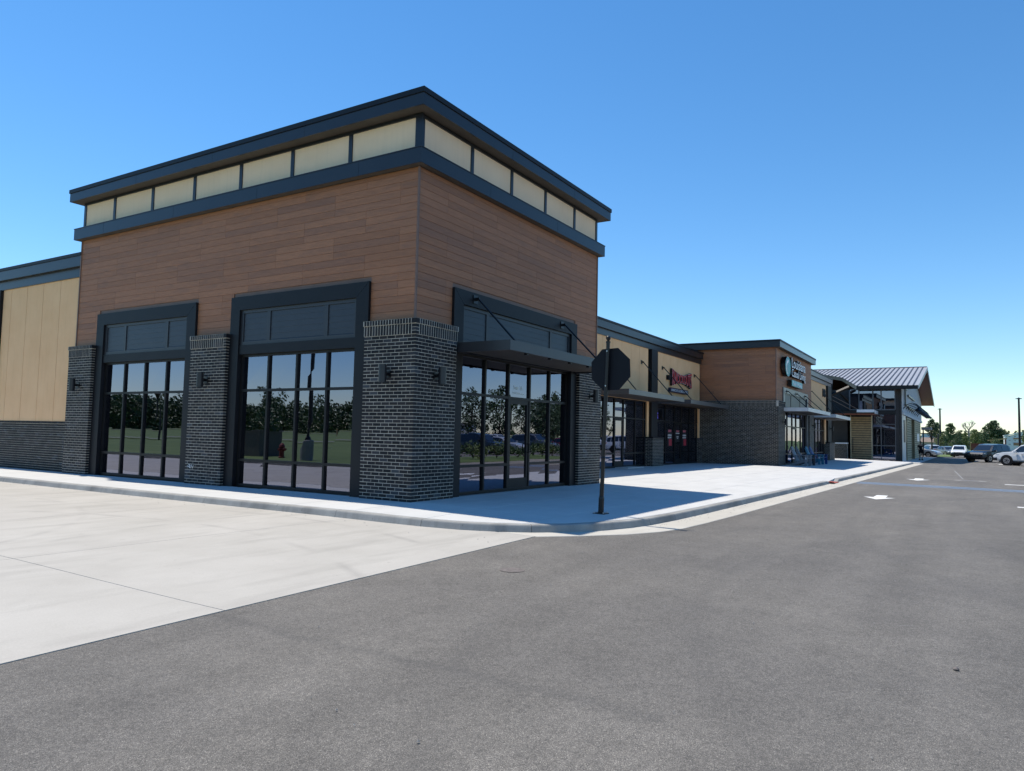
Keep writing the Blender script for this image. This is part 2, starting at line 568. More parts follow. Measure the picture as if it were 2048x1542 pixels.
# concrete apron beside the long facade: slabs over a dark joint filler
apron = structure('concrete_apron', sheet([-9.7, -6, -1.2], [-3.2, -2, -1, 0, 1, 4, 60], lambda x, y: zr(x, y) - .02), 'black_paint')
ay = [-9, -.06, 3.46, 7.02, 10.6, 14.2, 17.8, 21.4, 25, 30, 36, 44, 60]
ax = [-9.72, -6.72, -1.20]
for i in range(2):
    for j in range(len(ay) - 1):
        x0, x1, y0, y1 = ax[i], ax[i + 1], ay[j], ay[j + 1]
        g = .004
        rows = [(edge_y(x0), edge_y(x1))] + [(q, q) for q in (-3.1, -2.7, -2.3, -1.8, -1.2, -.6)] + [(y1 - g, y1 - g)] if j == 0 else [(y0 + g, y0 + g)] + [(q, q) for q in (.3, .7, 1.0) if y0 < q < y1] + [(y1 - g, y1 - g)]
        xs_ = [x0 + g, x0 + (x1 - x0) * .5, x1 - g]
        mb = MB()
        for up in (.007, -.03):
            mb.add([(x, a + (b - a) * (x - x0) / (x1 - x0), zr(x, a + (b - a) * (x - x0) / (x1 - x0)) + up) for a, b in rows for x in xs_],
                   [(r * 3 + c, r * 3 + c + 1, r * 3 + c + 4, r * 3 + c + 3) for r in range(len(rows) - 1) for c in range(2)])
        nn = len(rows) * 3
        rim = list(range(0, 3)) + [r * 3 + 2 for r in range(1, len(rows))] + [nn - 2, nn - 3] + [r * 3 for r in range(len(rows) - 2, 0, -1)]
        mb.f += [(rim[q], rim[(q + 1) % len(rim)], rim[(q + 1) % len(rim)] + nn, rim[q] + nn) for q in range(len(rim))]
        structure('slab', mb, 'apron_concrete', apron)

# kerb line (outer top edge), walked from the back of the long facade round the corner and along the street
KL = [(-1.68, 34), (-1.68, 28), (-1.68, 24), (-1.69, 20), (-1.69, 17.5), (-1.70, 14), (-1.71, 10.5), (-1.72, 7.07), (-1.71, 3.68), (-1.67, .23), (-1.61, -.8), (-1.54, -1.5), (-1.40, -2.15), (-1.18, -2.64), (-.87, -3.11), (-.42, -3.54), (.15, -3.86), (.75, -4.05), (1.35, -4.16), (2.4, -4.24)]
def kerb_y(x): return -4.26 - .0195 * (x - 2.4)
KS = [4.2, 7.2, 10.2, 13.2, 16.2, 17.7, 18.2, 19.7, 20.2, 23.2, 26.2, 29.2, 32.2, 35.2, 38.2, 41.2, 44.2, 47.2, 50.2, 53.2, 54.6, 55.6]
KL += [(x, kerb_y(x)) for x in KS]
def kerb_top(x, y):
    z = zs(x, y)
    lo = zr(x, y) + .02
    if 17.6 < x < 20.3:
        k = min(sm((x - 17.7) / .5), 1 - sm((x - 19.7) / .5))
        z = z + (lo - z) * k
    if x > 54.5:
        z = lo
    return z
def normals(line):
    out = []
    for i in range(len(line)):
        a = Vector(line[max(0, i - 1)]); b = Vector(line[min(len(line) - 1, i + 1)])
        t = (b - a).normalized()
        out.append(Vector((t.y, -t.x)))
    return out
KN = normals(KL)     # points to the right of travel; the walk is on the left hand
KN = [(-n if n.dot(Vector((-1, 0)) if p[1] > 0 else Vector((-.4, -1))) < 0 else n) for n, p in zip(KN, KL)]   # outwards, to the road
kerb = structure('kerb', MB().add([], []), 'kerb_concrete')
kerb.data.materials.append(MATS['kerb_concrete']) if not kerb.data.materials else None
breaks = {0, 3, 5, 6, 7, 8, 9, 11, 14, 18} | set(range(19, len(KL)))
def kerb_ring(i, shift=0.0):
    p = Vector(KL[i]); n = KN[i]
    zt = kerb_top(*KL[i]); zb = zr(*KL[i])
    h = max(.01, zt - zb)
    prof = [(-.15, -.25), (-.15, 0), (-.03, 0), (-.012, -.006), (0, -.022), (.010, -.05), (.03, -h + .008), (.034, -h - .06)]
    if h < .05:
        prof = [(-.15, -.25), (-.15, 0), (-.03, 0), (-.012, -.002), (0, -.004), (.010, -.006), (.03, -h + .004), (.034, -h - .06)]
    return [(p.x + n.x * a, p.y + n.y * a, zt + b) for a, b in prof]
start = 0
for e in sorted(breaks)[1:]:
    mb = MB()
    idx = list(range(start, e + 1))
    rings = [kerb_ring(i) for i in idx]
    for k, side in ((0, 1), (-1, -1)):         # leave an 8 mm joint
        a, b = (Vector(KL[idx[0]]), Vector(KL[idx[1]])) if k == 0 else (Vector(KL[idx[-1]]), Vector(KL[idx[-2]]))
        t = (b - a).normalized() * .004
        rings[k] = [(x + t.x, y + t.y, z) for x, y, z in rings[k]]
    m = len(rings[0])
    vs = [q for r in rings for q in r]
    fs = []
    for r in range(len(rings) - 1):
        fs += [(r * m + j, r * m + j + 1, (r + 1) * m + j + 1, (r + 1) * m + j) for j in range(m - 1)]
    fs += [tuple(range(m)), tuple(reversed(range((len(rings) - 1) * m, len(rings) * m)))]
    o = obj('kerb_segment', mb.add(vs, fs), 'kerb_concrete', kerb, smooth=False)
    start = e
# gutter pan along the street
gut = structure('gutter', MB().add([], []), 'gutter_concrete')
gi = [i for i, p in enumerate(KL) if i >= 13]
GO = {13: .02, 14: .30, 15: .42, 16: .52, 17: .60, 18: .62}
gbreak = [13, 18] + list(range(20, len(KL)))
for a, b in zip(gbreak[:-1], gbreak[1:]):
    pts_in = [(KL[i][0] + KN[i].x * .02, KL[i][1] + KN[i].y * .02) for i in range(a, b + 1)]
    pts_out = [(KL[i][0] + KN[i].x * GO.get(i, .60), KL[i][1] + KN[i].y * GO.get(i, .60)) for i in range(a, b + 1)]
    if a == 13:
        pts_out = [(-1.195, -3.40)] + pts_out[2:]
        pts_in = [(-1.195, -2.70)] + pts_in[1:]
    poly = pts_in + list(reversed(pts_out))
    obj('gutter_segment', slab(poly, lambda x, y: zr(x, y) + .008, .05, .002), 'gutter_concrete', gut)

# walk slabs
walk = structure('sidewalk', sheet([1.6, 8, 17, 21, 55], [-3.6, 0, 3.9], lambda x, y: zs(x, y) - .05), 'interior')
inner = [(KL[i][0] - KN[i].x * .155, KL[i][1] - KN[i].y * .155) for i in range(len(KL))]
region = inner + [(55.6, 4.2), (8.0, 4.2), (8.0, .4), (.4, .4), (.4, 34)]
xl = [-3, .12, 1.32, 2.82, 4.32, 5.82, 7.32, 8.82, 10.32, 11.82, 13.32, 14.82, 16.32, 17.7, 20.2, 22.2, 24.2, 26.2, 28.2, 30.2, 33, 36, 39, 42, 45, 48, 51, 55.6]
yl = [-8, -2.95, -1.48, -.02, 1.44, 2.9, 4.36, 5.82, 7.28, 8.74, 10.2, 11.66, 13.12, 14.58, 16.04, 17.5, 19, 20.5, 22, 24, 26, 28, 30, 34]
def ztop(x, y):
    k = 0.0
    if 17.6 < x < 20.3 and y < -3.2:
        k = min(sm((x - 17.7) / .5), 1 - sm((x - 19.7) / .5)) * sm((-3.3 - y) / 1.2)
    z = zs(x, y)
    return z + (zr(x, y) + .02 - z) * k
corner_region = [p for p in region]
for i in range(len(xl) - 1):
    for j in range(len(yl) - 1):
        if xl[i] >= .1 and yl[j] >= 4.3: continue
        poly = region
        for axis, lim, less in ((0, xl[i], False), (0, xl[i + 1], True), (1, yl[j], False), (1, yl[j + 1], True)):
            poly = clip(poly, axis, lim, less)
            if len(poly) < 3: break
        if len(poly) < 3: continue
        cl = [poly[0]]
        for q in poly[1:]:
            if (Vector(q) - Vector(cl[-1])).length > .02: cl.append(q)
        if (Vector(cl[0]) - Vector(cl[-1])).length < .02: cl.pop()
        ar = abs(sum(cl[k][0] * cl[(k + 1) % len(cl)][1] - cl[(k + 1) % len(cl)][0] * cl[k][1] for k in range(len(cl)))) / 2
        if len(cl) < 3 or ar < .03: continue
        obj('slab', slab(cl, ztop, .06, .0035), 'walk_concrete', walk)
# the walk goes on past the far building, flush with the lane
fw = structure('far_sidewalk', sheet([55.6, 60, 70, 80, 92, 96], [-5.6, -4.6, 2], lambda x, y: zr(x, -6) + .025 + .02 * max(0, min(1.2, y + 5.6))), 'walk_concrete')
pad = MB()
nx = 8
pad.add([(17.95 + 1.4 * i / nx, -4.42 - .0195 * 15.6 + .74 * j, ztop(17.95 + 1.4 * i / nx, -4.42 - .0195 * 15.6 + .74 * j) + .006) for j in range(2) for i in range(nx + 1)],
        [(i, i + 1, nx + 1 + i + 1, nx + 1 + i) for i in range(nx)])
obj('tactile_pad', pad, 'red_pad', walk)

# painted marks on the road: lane arrows pointing back at the viewer, blue lines of the accessible crossing
def mark(name, pts, m, up=.004):
    mb = MB().add([(x, y, zr(x, y) + up) for x, y in pts], [tuple(range(len(pts)))])
    return obj(name, mb, m, road)
def arrow(x, y, k=1.0, name='lane_arrow'):
    mark(name, [(x - .95 * k, y), (x + .1 * k, y - .46 * k), (x + .1 * k, y - .17 * k), (x + 1.15 * k, y - .17 * k), (x + 1.15 * k, y + .17 * k), (x + .1 * k, y + .17 * k), (x + .1 * k, y + .46 * k)], 'white_paint')
arrow(12.05, -6.72, .86)
arrow(25.2, -7.02)
arrow(62.5, -11.2, .8)
mark('lane_line', [(11.2, -10.9), (11.5, -10.9), (11.5, -9.85), (11.2, -9.85)], 'white_paint')
mark('lane_line', [(23.9, -11.4), (24.25, -11.4), (24.25, -10.05), (23.9, -10.05)], 'white_paint')
for k, (xa, xb) in enumerate(((20.55, 20.72), (19.75, 19.9))):
    mark('crossing_line', [(xa - .9, -11.2), (xb - .9, -11.2), (xb, -5.25), (xa, -5.25)], 'blue_paint')
    mark('crossing_line', [(xa - 1.25, -11.2), (xb - 1.25, -11.2), (xb - .3, -5.3), (xa - .3, -5.3)], 'blue_paint')
# parking bay stripes of the car park further on, and thin scrapes on the asphalt
for k in range(14):
    x = 40 + k * 2.75
    mark('bay_line', [(x, -26.5), (x + .1, -26.5), (x + .1, -21.3), (x, -21.3)], 'white_paint')
mat('scrape', (.22, .218, .21), .8)
for (x0, y0, x1, y1, w) in ((-.25, -4.85, -.03, -5.15, .012), (.1, -5.5, .35, -5.95, .009), (.6, -6.15, .72, -6.4, .01), (1.2, -6.66, 1.36, -6.9, .012), (2.3, -7.3, 2.5, -7.5, .01), (-.9, -4.5, -.75, -4.72, .012), (3.4, -7.2, 3.7, -7.5, .01), (5.2, -7.9, 5.5, -8.15, .012), (-3.8, -8.3, -3.75, -8.42, .02)):
    mark('scrape', [(x0, y0), (x0 + w, y0 - w), (x1 + w, y1 - w), (x1, y1)], 'scrape', .003)
def disc(name, x, y, r, m, up=.005, n=22):
    mark(name, [(x + r * math.cos(2 * math.pi * i / n), y + r * math.sin(2 * math.pi * i / n)) for i in range(n)], m, up)
mat('iron', (.17, .15, .14), .6, .3, .4, .3, 15, .6, 80)
mat('patch', (.26, .25, .235), .85, 0, .3, .2, 6)
disc('manhole_cover', -3.68, -4.50, .14, 'iron')
disc('manhole_collar', 26.3, -8.9, .62, 'patch', .004)
disc('manhole_cover', 26.3, -8.9, .36, 'iron', .009)
mark('dry_streak', [(27.5, -8.62), (27.55, -8.68), (40.2, -8.2), (40.2, -8.12)], 'scrape')
st = MB().lathe([(.0, 0), (.018, .004), (.02, .012), (.012, .02), (0, .024)], (-4.91, -8.73, zr(-4.91, -8.73)), 7)
tag(obj('pebble', st, 'iron'), 'small brown stone lying on the asphalt at lower right', 'stone')

# ------------------------------------------------------------------ brickwork
BP, BH, BL, BW = .0677, .0555, .1908, .092        # course pitch, brick height, length, width
BX = .203
BRICK_ME = {}
def brick_mesh(lx, ly, lz):
    key = (round(lx, 3), round(ly, 3), round(lz, 3))
    if key not in BRICK_ME:
        me = mesh_of('brick', MB().box(0, lx, 0, ly, 0, lz))
        me.materials.append(MATS['brick'])
        BRICK_ME[key] = me
    return BRICK_ME[key]

class Bricks:
    """collects brick boxes in world coordinates; the first `single` become objects, the rest one joined part"""
    def __init__(s):
        s.b = []
    def box(s, x0, x1, y0, y1, z0, z1, pri=0):
        j = lambda: RND.uniform(-.0008, .0008)
        s.b.append((pri, min(x0, x1) + j(), max(x0, x1) + j(), min(y0, y1) + j(), max(y0, y1) + j(), z0 + j(), z1 + j()))
    def build(s, t, parent, single=0):
        bs = sorted(s.b, key=lambda q: -q[0])
        off = t.location
        for q in bs[:single]:
            me = brick_mesh(q[2] - q[1], q[4] - q[3], q[6] - q[5])
            obj('brick', None, None, parent, me=me, loc=(q[1] - off.x, q[3] - off.y, q[5] - off.z))
        if bs[single:]:
            mb = MB()
            for q in bs[single:]:
                mb.box(*q[1:])
            part(t, 'bricks', mb, 'brick', parent, kind='stuff')

def face_bricks(B, F, s0, s1, d, z0, z1, phase=0.0, pri=0, cs=False, ce=False):
    """running bond on one face; cs / ce: the start / end corner is turned by the bond"""
    r = 0
    z = z0
    while z < z1 - .01:
        zt = min(z + BH, z1)
        off = ((r % 2) * BX / 2 + phase) % BX
        a = s0 - BX + off
        while a < s1:
            b0, b1 = max(a, s0), min(a + BL, s1)
            if b1 - b0 > .02:
                p, q = F.p(b0, d, 0), F.p(b1, d - BW + .004, 0)
                B.box(p[0], q[0], p[1], q[1], z, zt, pri)
            a += BX
        z += BP
        r += 1

def cap_courses(B, F, s0, s1, d, z0, ends=True, pri=0):
    """soldier course, then a rowlock cap, each a little prouder than the wall"""
    n = max(1, int((s1 - s0 - .02) / BP))
    pit = (s1 - s0) / n
    for i in range(n):
        p, q = F.p(s0 + i * pit + .009, d + .010, 0), F.p(s0 + (i + 1) * pit - .009, d - .08, 0)
        B.box(p[0], q[0], p[1], q[1], z0 + .004, z0 + .199, pri)
        p, q = F.p(s0 + i * pit + .009, d + .024, 0), F.p(s0 + (i + 1) * pit - .009, d - .06, 0)
        B.box(p[0], q[0], p[1], q[1], z0 + .209, z0 + .301, pri)

def pier(t, x0, x1, y0, y1, z1, faces, single=0, phase=.06, cap=True, zb=-.03):
    """a brick pier: mortar core with bricks on the faces named in `faces` (w: -x, s: -y, e: +x, n: +y)"""
    k = .003
    core = MB().box(x0 + k, x1 - k, y0 + k, y1 - k, zb - .1, z1)
    if cap:
        core.box(x0 - .007, x1 + .007, y0 - .007, y1 + .007, z1, z1 + .204)
        core.box(x0 - .021, x1 + .021, y0 - .021, y1 + .021, z1 + .204, z1 + .305)
    p = part(t, 'brick_pier', core, 'mortar')
    B = Bricks()
    W = Fac(x0, y0, (0, 1), (-1, 0)); S = Fac(x0, y0, (1, 0), (0, -1)); Ea = Fac(x1, y0, (0, 1), (1, 0)); N = Fac(x0, y1, (1, 0), (0, 1))
    lx, ly = x1 - x0, y1 - y0
    z0 = z1 - BP * math.ceil((z1 - zb) / BP) + .006
    if 'w' in faces and 's' in faces:
        r = 0; z = z0
        while z < z1 - .01:                       # corner bricks turn the corner
            if r % 2 == 0:
                B.box(x0, x0 + BW, y0, y0 + BL, z, z + BH, 3)
            else:
                B.box(x0, x0 + BL, y0, y0 + BW, z, z + BH, 3)
            for F, L, lead, pr in ((W, ly, BL if r % 2 == 0 else BW, 2), (S, lx, BW if r % 2 == 0 else BL, 1)):
                a = lead + .0095
                while a < L - .015:
                    b1 = min(a + BL, L)
                    p0, q0 = F.p(a, 0, 0), F.p(b1, -BW + .004, 0)
                    B.box(p0[0], q0[0], p0[1], q0[1], z, z + BH, pr)
                    a += BX
            z += BP; r += 1
    else:
        if 'w' in faces: face_bricks(B, W, 0, ly, 0, z0, z1, phase, 1)
        if 's' in faces: face_bricks(B, S, .094 if 'w' in faces else 0, lx, 0, z0, z1, phase, 1)
    if 'e' in faces: face_bricks(B, Ea, 0, ly, 0, z0, z1, .1, 0)
    if 'n' in faces: face_bricks(B, N, 0, lx, 0, z0, z1, .1, 0)
    if cap:
        c = .1 if ('w' in faces and 's' in faces) else 0
        if 'w' in faces: cap_courses(B, W, c, ly, 0, z1)
        if 's' in faces: cap_courses(B, S, c if c else (.1 if 'w' in faces else 0), lx, 0, z1)
        if 'e' in faces: cap_courses(B, Ea, 0, ly, 0, z1)
        if 'n' in faces: cap_courses(B, N, 0, lx, 0, z1)
        if c:                                     # headers stacked in the corner of the soldier course
            for i in range(3):
                B.box(x0 - .010, x0 + .09, y0 - .010, y0 + .09, z1 + .004 + i * .0665, z1 + .060 + i * .0665)
            B.box(x0 - .024, x0 + .09, y0 - .024, y0 + .09, z1 + .209, z1 + .301)
    B.build(t, p, single)
    return p

# ------------------------------------------------------------------ cladding boards
PL_ME = {}
def plank_mesh(L, h):
    key = (round(L, 3), round(h, 3))
    if key not in PL_ME:
        c = .004
        y0, y1 = -.016, 0.0            # face at y = -.016 (local), back at 0
        mb = MB().add([(0, y1, 0), (L, y1, 0), (L, y1, h), (0, y1, h), (0, y0 + c, 0), (L, y0 + c, 0), (L, y0 + c, h), (0, y0 + c, h),
                       (c * .4, y0, c), (L - c * .4, y0, c), (L - c * .4, y0, h - c), (c * .4, y0, h - c)],
                      [(0, 1, 5, 4), (1, 2, 6, 5), (2, 3, 7, 6), (3, 0, 4, 7), (4, 5, 9, 8), (5, 6, 10, 9), (6, 7, 11, 10), (7, 4, 8, 11), (8, 9, 10, 11)])
        me = mesh_of('plank', mb)
        me.materials.append(MATS['plank'])
        PL_ME[key] = me
    return PL_ME[key]

def clad(t, parent, F, s0, s1, z0, z1, d, zref, joints, holes=(), pitch=.1517, rows3=.455):
    """boards in bundles of three that share butt joints; joints alternate bundle by bundle; holes are (s0, s1, ztop)"""
    k = 0
    rot = F.rot
    flip = (F.u[0] * F.n[1] - F.u[1] * F.n[0]) > 0     # outward normal to the left of u
    z = zref - rows3 * math.ceil((zref - z0) / rows3)
    while z < z1:
        js = joints[k % 2]
        cuts = [s0] + [q for q in js if s0 + .05 < q < s1 - .05] + [s1]
        for r in range(3):
            a, b = z + r * pitch, z + (r + 1) * pitch - .0035
            a2, b2 = max(a, z0), min(b, z1)
            if b2 - a2 < .02: continue
            for c0, c1 in zip(cuts[:-1], cuts[1:]):
                segs = [(c0 + .0012, c1 - .0012)]
                for h0, h1, hz in holes:
                    if a2 < hz - .02:
                        ns = []
                        for p, q in segs:
                            if h1 <= p or h0 >= q: ns.append((p, q)); continue
                            if h0 > p: ns.append((p, h0))
                            if h1 < q: ns.append((h1, q))
                        segs = ns
                for p, q in segs:
                    if q - p < .05: continue
                    base = p if not flip else q
                    w = F.p(base, d - .016, a2)
                    off = t.location
                    obj('plank', None, None, parent, me=plank_mesh(q - p, b2 - a2), loc=(w[0] - off.x, w[1] - off.y, a2 - off.z), rotz=rot if not flip else rot + math.pi)
        z += rows3
        k += 1

# ------------------------------------------------------------------ shop fronts
def shopfront(t, F, s0, s1, z0, z1, mulls, bars, d_frame, d_glass, name='window', door=None, mw=.056, skip_bar=None, mframe='bronze', panes=True, wob=.0022):
    fr = MB()
    e = .05
    F.box(fr, s0, s0 + e, d_glass - .05, d_frame, z0, z1)
    F.box(fr, s1 - e, s1, d_glass - .05, d_frame, z0, z1)
    F.box(fr, s0 + e, s1 - e, d_glass - .05, d_frame - .001, z1 - e, z1)
    F.box(fr, s0 + e, s1 - e, d_glass - .05, d_frame - .001, z0, z0 + .06)
    w = part(t, name, fr, mframe)
    xs = [s0 + e] + list(mulls) + [s1 - e]
    for m in mulls:
        mb = MB()
        F.box(mb, m - mw / 2, m + mw / 2, d_glass - .05, d_frame - .002, z0 + .061, z1 - e - .001)
        part(t, 'mullion', mb, mframe, w)
    zz = [z0 + .06] + list(bars) + [z1 - e]
    for i in range(len(xs) - 1):
        a = xs[i] + (mw / 2 if i > 0 else 0); b = xs[i + 1] - (mw / 2 if i < len(xs) - 2 else 0)
        isdoor = door is not None and i == door
        cz = zz if not isdoor else [zz[0], zz[-2], zz[-1]]
        for k, bz in enumerate(cz[1:-1]):
            mb = MB()
            F.box(mb, a + .001, b - .001, d_glass - .05, d_frame - .004, bz - .028, bz + .028)
            part(t, 'transom_bar', mb, mframe, w)
        for k in range(len(cz) - 1):
            a1, b1 = a - .004, b + .004
            za, zb = cz[k] + (.028 if k > 0 else 0) - .004, cz[k + 1] - (.028 if k < len(cz) - 2 else 0) + .004
            if isdoor and k == 0:
                leaf = MB()
                st, tr, br = .085, .11, .27
                F.box(leaf, a + .004, a + st, d_glass - .03, d_glass + .03, z0 + .012, zb - .004)
                F.box(leaf, b - st, b - .004, d_glass - .03, d_glass + .03, z0 + .012, zb - .004)
                F.box(leaf, a + st, b - st, d_glass - .03, d_glass + .029, zb - tr, zb - .005)
                F.box(leaf, a + st, b - st, d_glass - .03, d_glass + .029, z0 + .012, z0 + br)
                dl = part(t, 'door', leaf, mframe, w)
                a1, b1, za, zb = a + st - .004, b - st + .004, z0 + br - .004, zb - tr + .004
                hb = MB()
                hs = b - st / 2
                pts = [F.p(hs, d_glass + .03, 1.08), F.p(hs, d_glass + .085, 1.08), F.p(hs - .012, d_glass + .095, 1.06), F.p(hs - .012, d_glass + .095, .90), F.p(hs, d_glass + .085, .88), F.p(hs, d_glass + .03, .88)]
                hb.tube(pts, .012, 6)
                part(t, 'door_handle', hb, 'bronze', w)
            j = [RND.uniform(-wob, wob) for _ in range(4)]
            pb = MB()
            P = [F.p(a1, d_glass + j[0], za), F.p(b1, d_glass + j[1], za), F.p(b1, d_glass + j[2], zb), F.p(a1, d_glass + j[3], zb)]
            pb.prism(P, (-F.n[0] * .006, -F.n[1] * .006, 0))
            part(t, 'pane', pb, 'shop_glass', w)
    return w

def lap_panel(t, parent, F, s0, s1, z0, z1, d, pitch=.126):
    """horizontal lap boards between two stiles, each its own board"""
    z = z1
    while z > z0 + .01:
        a = max(z - pitch, z0)
        p = [F.p(s0, d, a), F.p(s1, d, a), F.p(s1, d - .005, z), F.p(s0, d - .005, z)]
        mb = MB()
        q = [F.p(s0, d - .03, a), F.p(s1, d - .03, a), F.p(s1, d - .03, z), F.p(s0, d - .03, z)]
        vs = p + q
        fs = [(0, 1, 2, 3), (0, 4, 5, 1), (1, 5, 6, 2), (2, 6, 7, 3), (3, 7, 4, 0)]
        mb.add(vs, fs)
        part(t, 'lap_board', mb, 'siding_blue', parent)
        z -= pitch

def bay(t, F, s_out0, s_out1, s_in0, s_in1, dividers, d_trim=-.085, base=0.0, met='navy_flat'):
    """dark metal surround: mitred head and legs, lapped panel above, band, then the shop front below"""
    zt, zi = 4.305 + base, 4.0 + base
    top = MB()
    top.prism([F.p(s_out0, d_trim, zt), F.p(s_out1, d_trim, zt), F.p(s_in1, d_trim, zi), F.p(s_in0, d_trim, zi)], (-F.n[0] * .14, -F.n[1] * .14, 0))
    g = .0025
    sr = part(t, 'surround', top, met)
    for (o, i) in ((s_out0, s_in0), (s_out1, s_in1)):
        lg = MB()
        lg.prism([F.p(o, d_trim - .002, base - .02), F.p(i, d_trim - .002, base - .02), F.p(i, d_trim - .002, zi - g), F.p(o, d_trim - .002, zt - g * 2)], (-F.n[0] * .14, -F.n[1] * .14, 0))
        part(t, 'surround_leg', lg, met, sr)
    fl = MB()
    F.box(fl, s_in0, s_in1, d_trim - .13, d_trim - .03, 2.985 + base, 3.195 + base)
    part(t, 'band', fl, met, sr)
    back = MB()
    F.box(back, s_in0, s_in1, d_trim - .13, d_trim - .115, 3.2 + base, zi)
    part(t, 'panel_back', back, 'siding_blue', sr)
    df = d_trim - .055
    fm = MB()
    F.box(fm, s_in0, s_in1, df - .05, df, zi - .075, zi - .001)
    F.box(fm, s_in0, s_in1, df - .05, df, 3.196 + base, 3.275 + base)
    ds = [s_in0 + .045] + sorted(dividers) + [s_in1 - .045]
    for m in ds:
        F.box(fm, m - .045 if m not in dividers else m - .055, m + .045 if m not in dividers else m + .055, df - .05, df - .001, 3.275 + base, zi - .075)
    part(t, 'panel_frame', fm, 'siding_blue', sr)
    for a, b in zip(ds[:-1], ds[1:]):
        lap_panel(t, sr, F, a + .05, b - .05, 3.276 + base, zi - .076, df - .018)
    return sr

def canopy(t, F, s0, s1, d0, d1, z0, z1, rods, plate_d, plate_z, rod_to, m='canopy_metal', under='canopy_under', rodr=.022, brackets=()):
    c = MB()
    k = .05
    F.box(c, s0, s1, d1 - k, d1, z0, z1)
    F.box(c, s0, s0 + k, d0, d1 - k, z0, z1)
    F.box(c, s1 - k, s1, d0, d1 - k, z0, z1)
    cp = part(t, 'canopy', c, m)
    dk = MB()
    F.box(dk, s0 + k, s1 - k, d0, d1 - k, z0 + .035, z1 - .06)
    part(t, 'deck', dk, under, cp)
    for s in rods:
        r = MB()
        a, b = F.p(s, plate_d + .09, plate_z), F.p(s, rod_to, z1 + .02)
        r.tube([a, b], rodr, 8)
        F.box(r, s - .045, s + .045, rod_to - .05, rod_to + .07, z1, z1 + .035)
        part(t, 'tie_rod', r, 'black_paint', cp)
        pl = MB()
        F.box(pl, s - .08, s + .08, plate_d, plate_d + .014, plate_z - .09, plate_z + .09)
        F.box(pl, s - .02, s + .02, plate_d + .014, plate_d + .11, plate_z - .03, plate_z + .035)
        part(t, 'rod_plate', pl, 'black_paint', cp)
    for s in brackets:
        bm = MB()
        F.box(bm, s - .03, s + .03, d1 - .12, d1 - .05, z0 - .03, z0 + .03)
        part(t, 'bracket', bm, 'black_paint', cp)
    return cp

def wall_lamp(F, s, d, z, label, side=1, r=.075, h=.335):
    p = F.p(s, d, z)
    t = thing('wall_lamp', label, 'lamp', p, 0, 'up-and-down wall lamps')
    cyl = MB()
    c = F.p(s, d + .17, z)
    for q in (0,):
        cyl.lathe([(r - .012, -h / 2 + .02), (r - .012, -h / 2), (r, -h / 2), (r, h / 2), (r - .012, h / 2), (r - .012, h / 2 - .02)], c, 20)
    part(t, 'lamp_body', cyl, 'navy_metal', smooth=False)
    arm = MB()
    F.box(arm, s - .025, s + .025, d + .02, d + .12, z - .03, z + .03)
    part(t, 'arm', arm, 'black_paint')
    pl = MB()
    F.box(pl, s - .06, s + .06, d + .001, d + .02, z - .07, z + .07)
    part(t, 'back_plate', pl, 'black_paint')
    return t

# ------------------------------------------------------------------ lettering
def text_mesh(body, size=1.0, depth=.05, bold=0.0):
    cu = bpy.data.curves.new('lettering', 'FONT')
    cu.body = body
    cu.size = size
    cu.extrude = depth / 2
    cu.offset = bold
    cu.resolution_u = 3
    o = bpy.data.objects.new('lettering', cu)
    COL.objects.link(o)
    bpy.context.view_layer.update()
    dg = bpy.context.evaluated_depsgraph_get()
    me = bpy.data.meshes.new_from_object(o.evaluated_get(dg))
    vs = [v.co.copy() for v in me.vertices]
    fs = [tuple(p.vertices) for p in me.polygons]
    bpy.data.objects.remove(o)
    bpy.data.curves.remove(cu)
    bpy.data.meshes.remove(me)
    return vs, fs

def letters(t, F, body, s0, s1, z0, z1, d, depth, face, side, warp=None, each=True, bold=0.0, name='letter', parent=None, outline=None):
    """lettering fitted into the box s0..s1, z0..z1 on a facade; faces and returns get their own materials"""
    vs, fs = text_mesh(body, 1.0, depth, bold)
    x0 = min(v.x for v in vs); x1 = max(v.x for v in vs)
    y0 = min(v.y for v in vs); y1 = max(v.y for v in vs)
    def tr(v):
        a = (v.x - x0) / (x1 - x0); b = (v.y - y0) / (y1 - y0)
        lo, hi = (z0, z1) if warp is None else warp(a)
        return F.p(s0 + (s1 - s0) * a, d + v.z + depth / 2, lo + (hi - lo) * b)
    P = [tr(v) for v in vs]
    # split into connected glyphs
    par = list(range(len(vs)))
    def find(i):
        while par[i] != i:
            par[i] = par[par[i]]; i = par[i]
        return i
    for f in fs:
        for q in f[1:]:
            par[find(q)] = find(f[0])
    groups = {}
    if each:
        for f in fs:
            groups.setdefault(find(f[0]), []).append(f)
    else:
        groups[0] = fs
    out = []
    for g in groups.values():
        used = sorted({i for f in g for i in f})
        mp = {i: k for k, i in enumerate(used)}
        mb = MB().add([P[i] for i in used], [tuple(mp[i] for i in f) for f in g])
        o = part(t, name, mb, side, parent)
        o.data.materials.append(MATS[face])
        nrm = Vector((F.n[0], F.n[1], 0))
        for pl in o.data.polygons:
            if abs(pl.normal.dot(nrm)) > .9:
                pl.material_index = 1
        out.append(o)
    return out

# ------------------------------------------------------------------ corner building
corner = thing('corner_building', 'nearest brown plank-clad corner shop with stepped flat roof and brick piers', 'building', (4.1, 6.1, 0))
T = corner
X1, Y1 = 8.28, 12.30
WD = -.15                                     # face of the boards, behind the brick piers
HB = 3.163                                    # top of the running bond
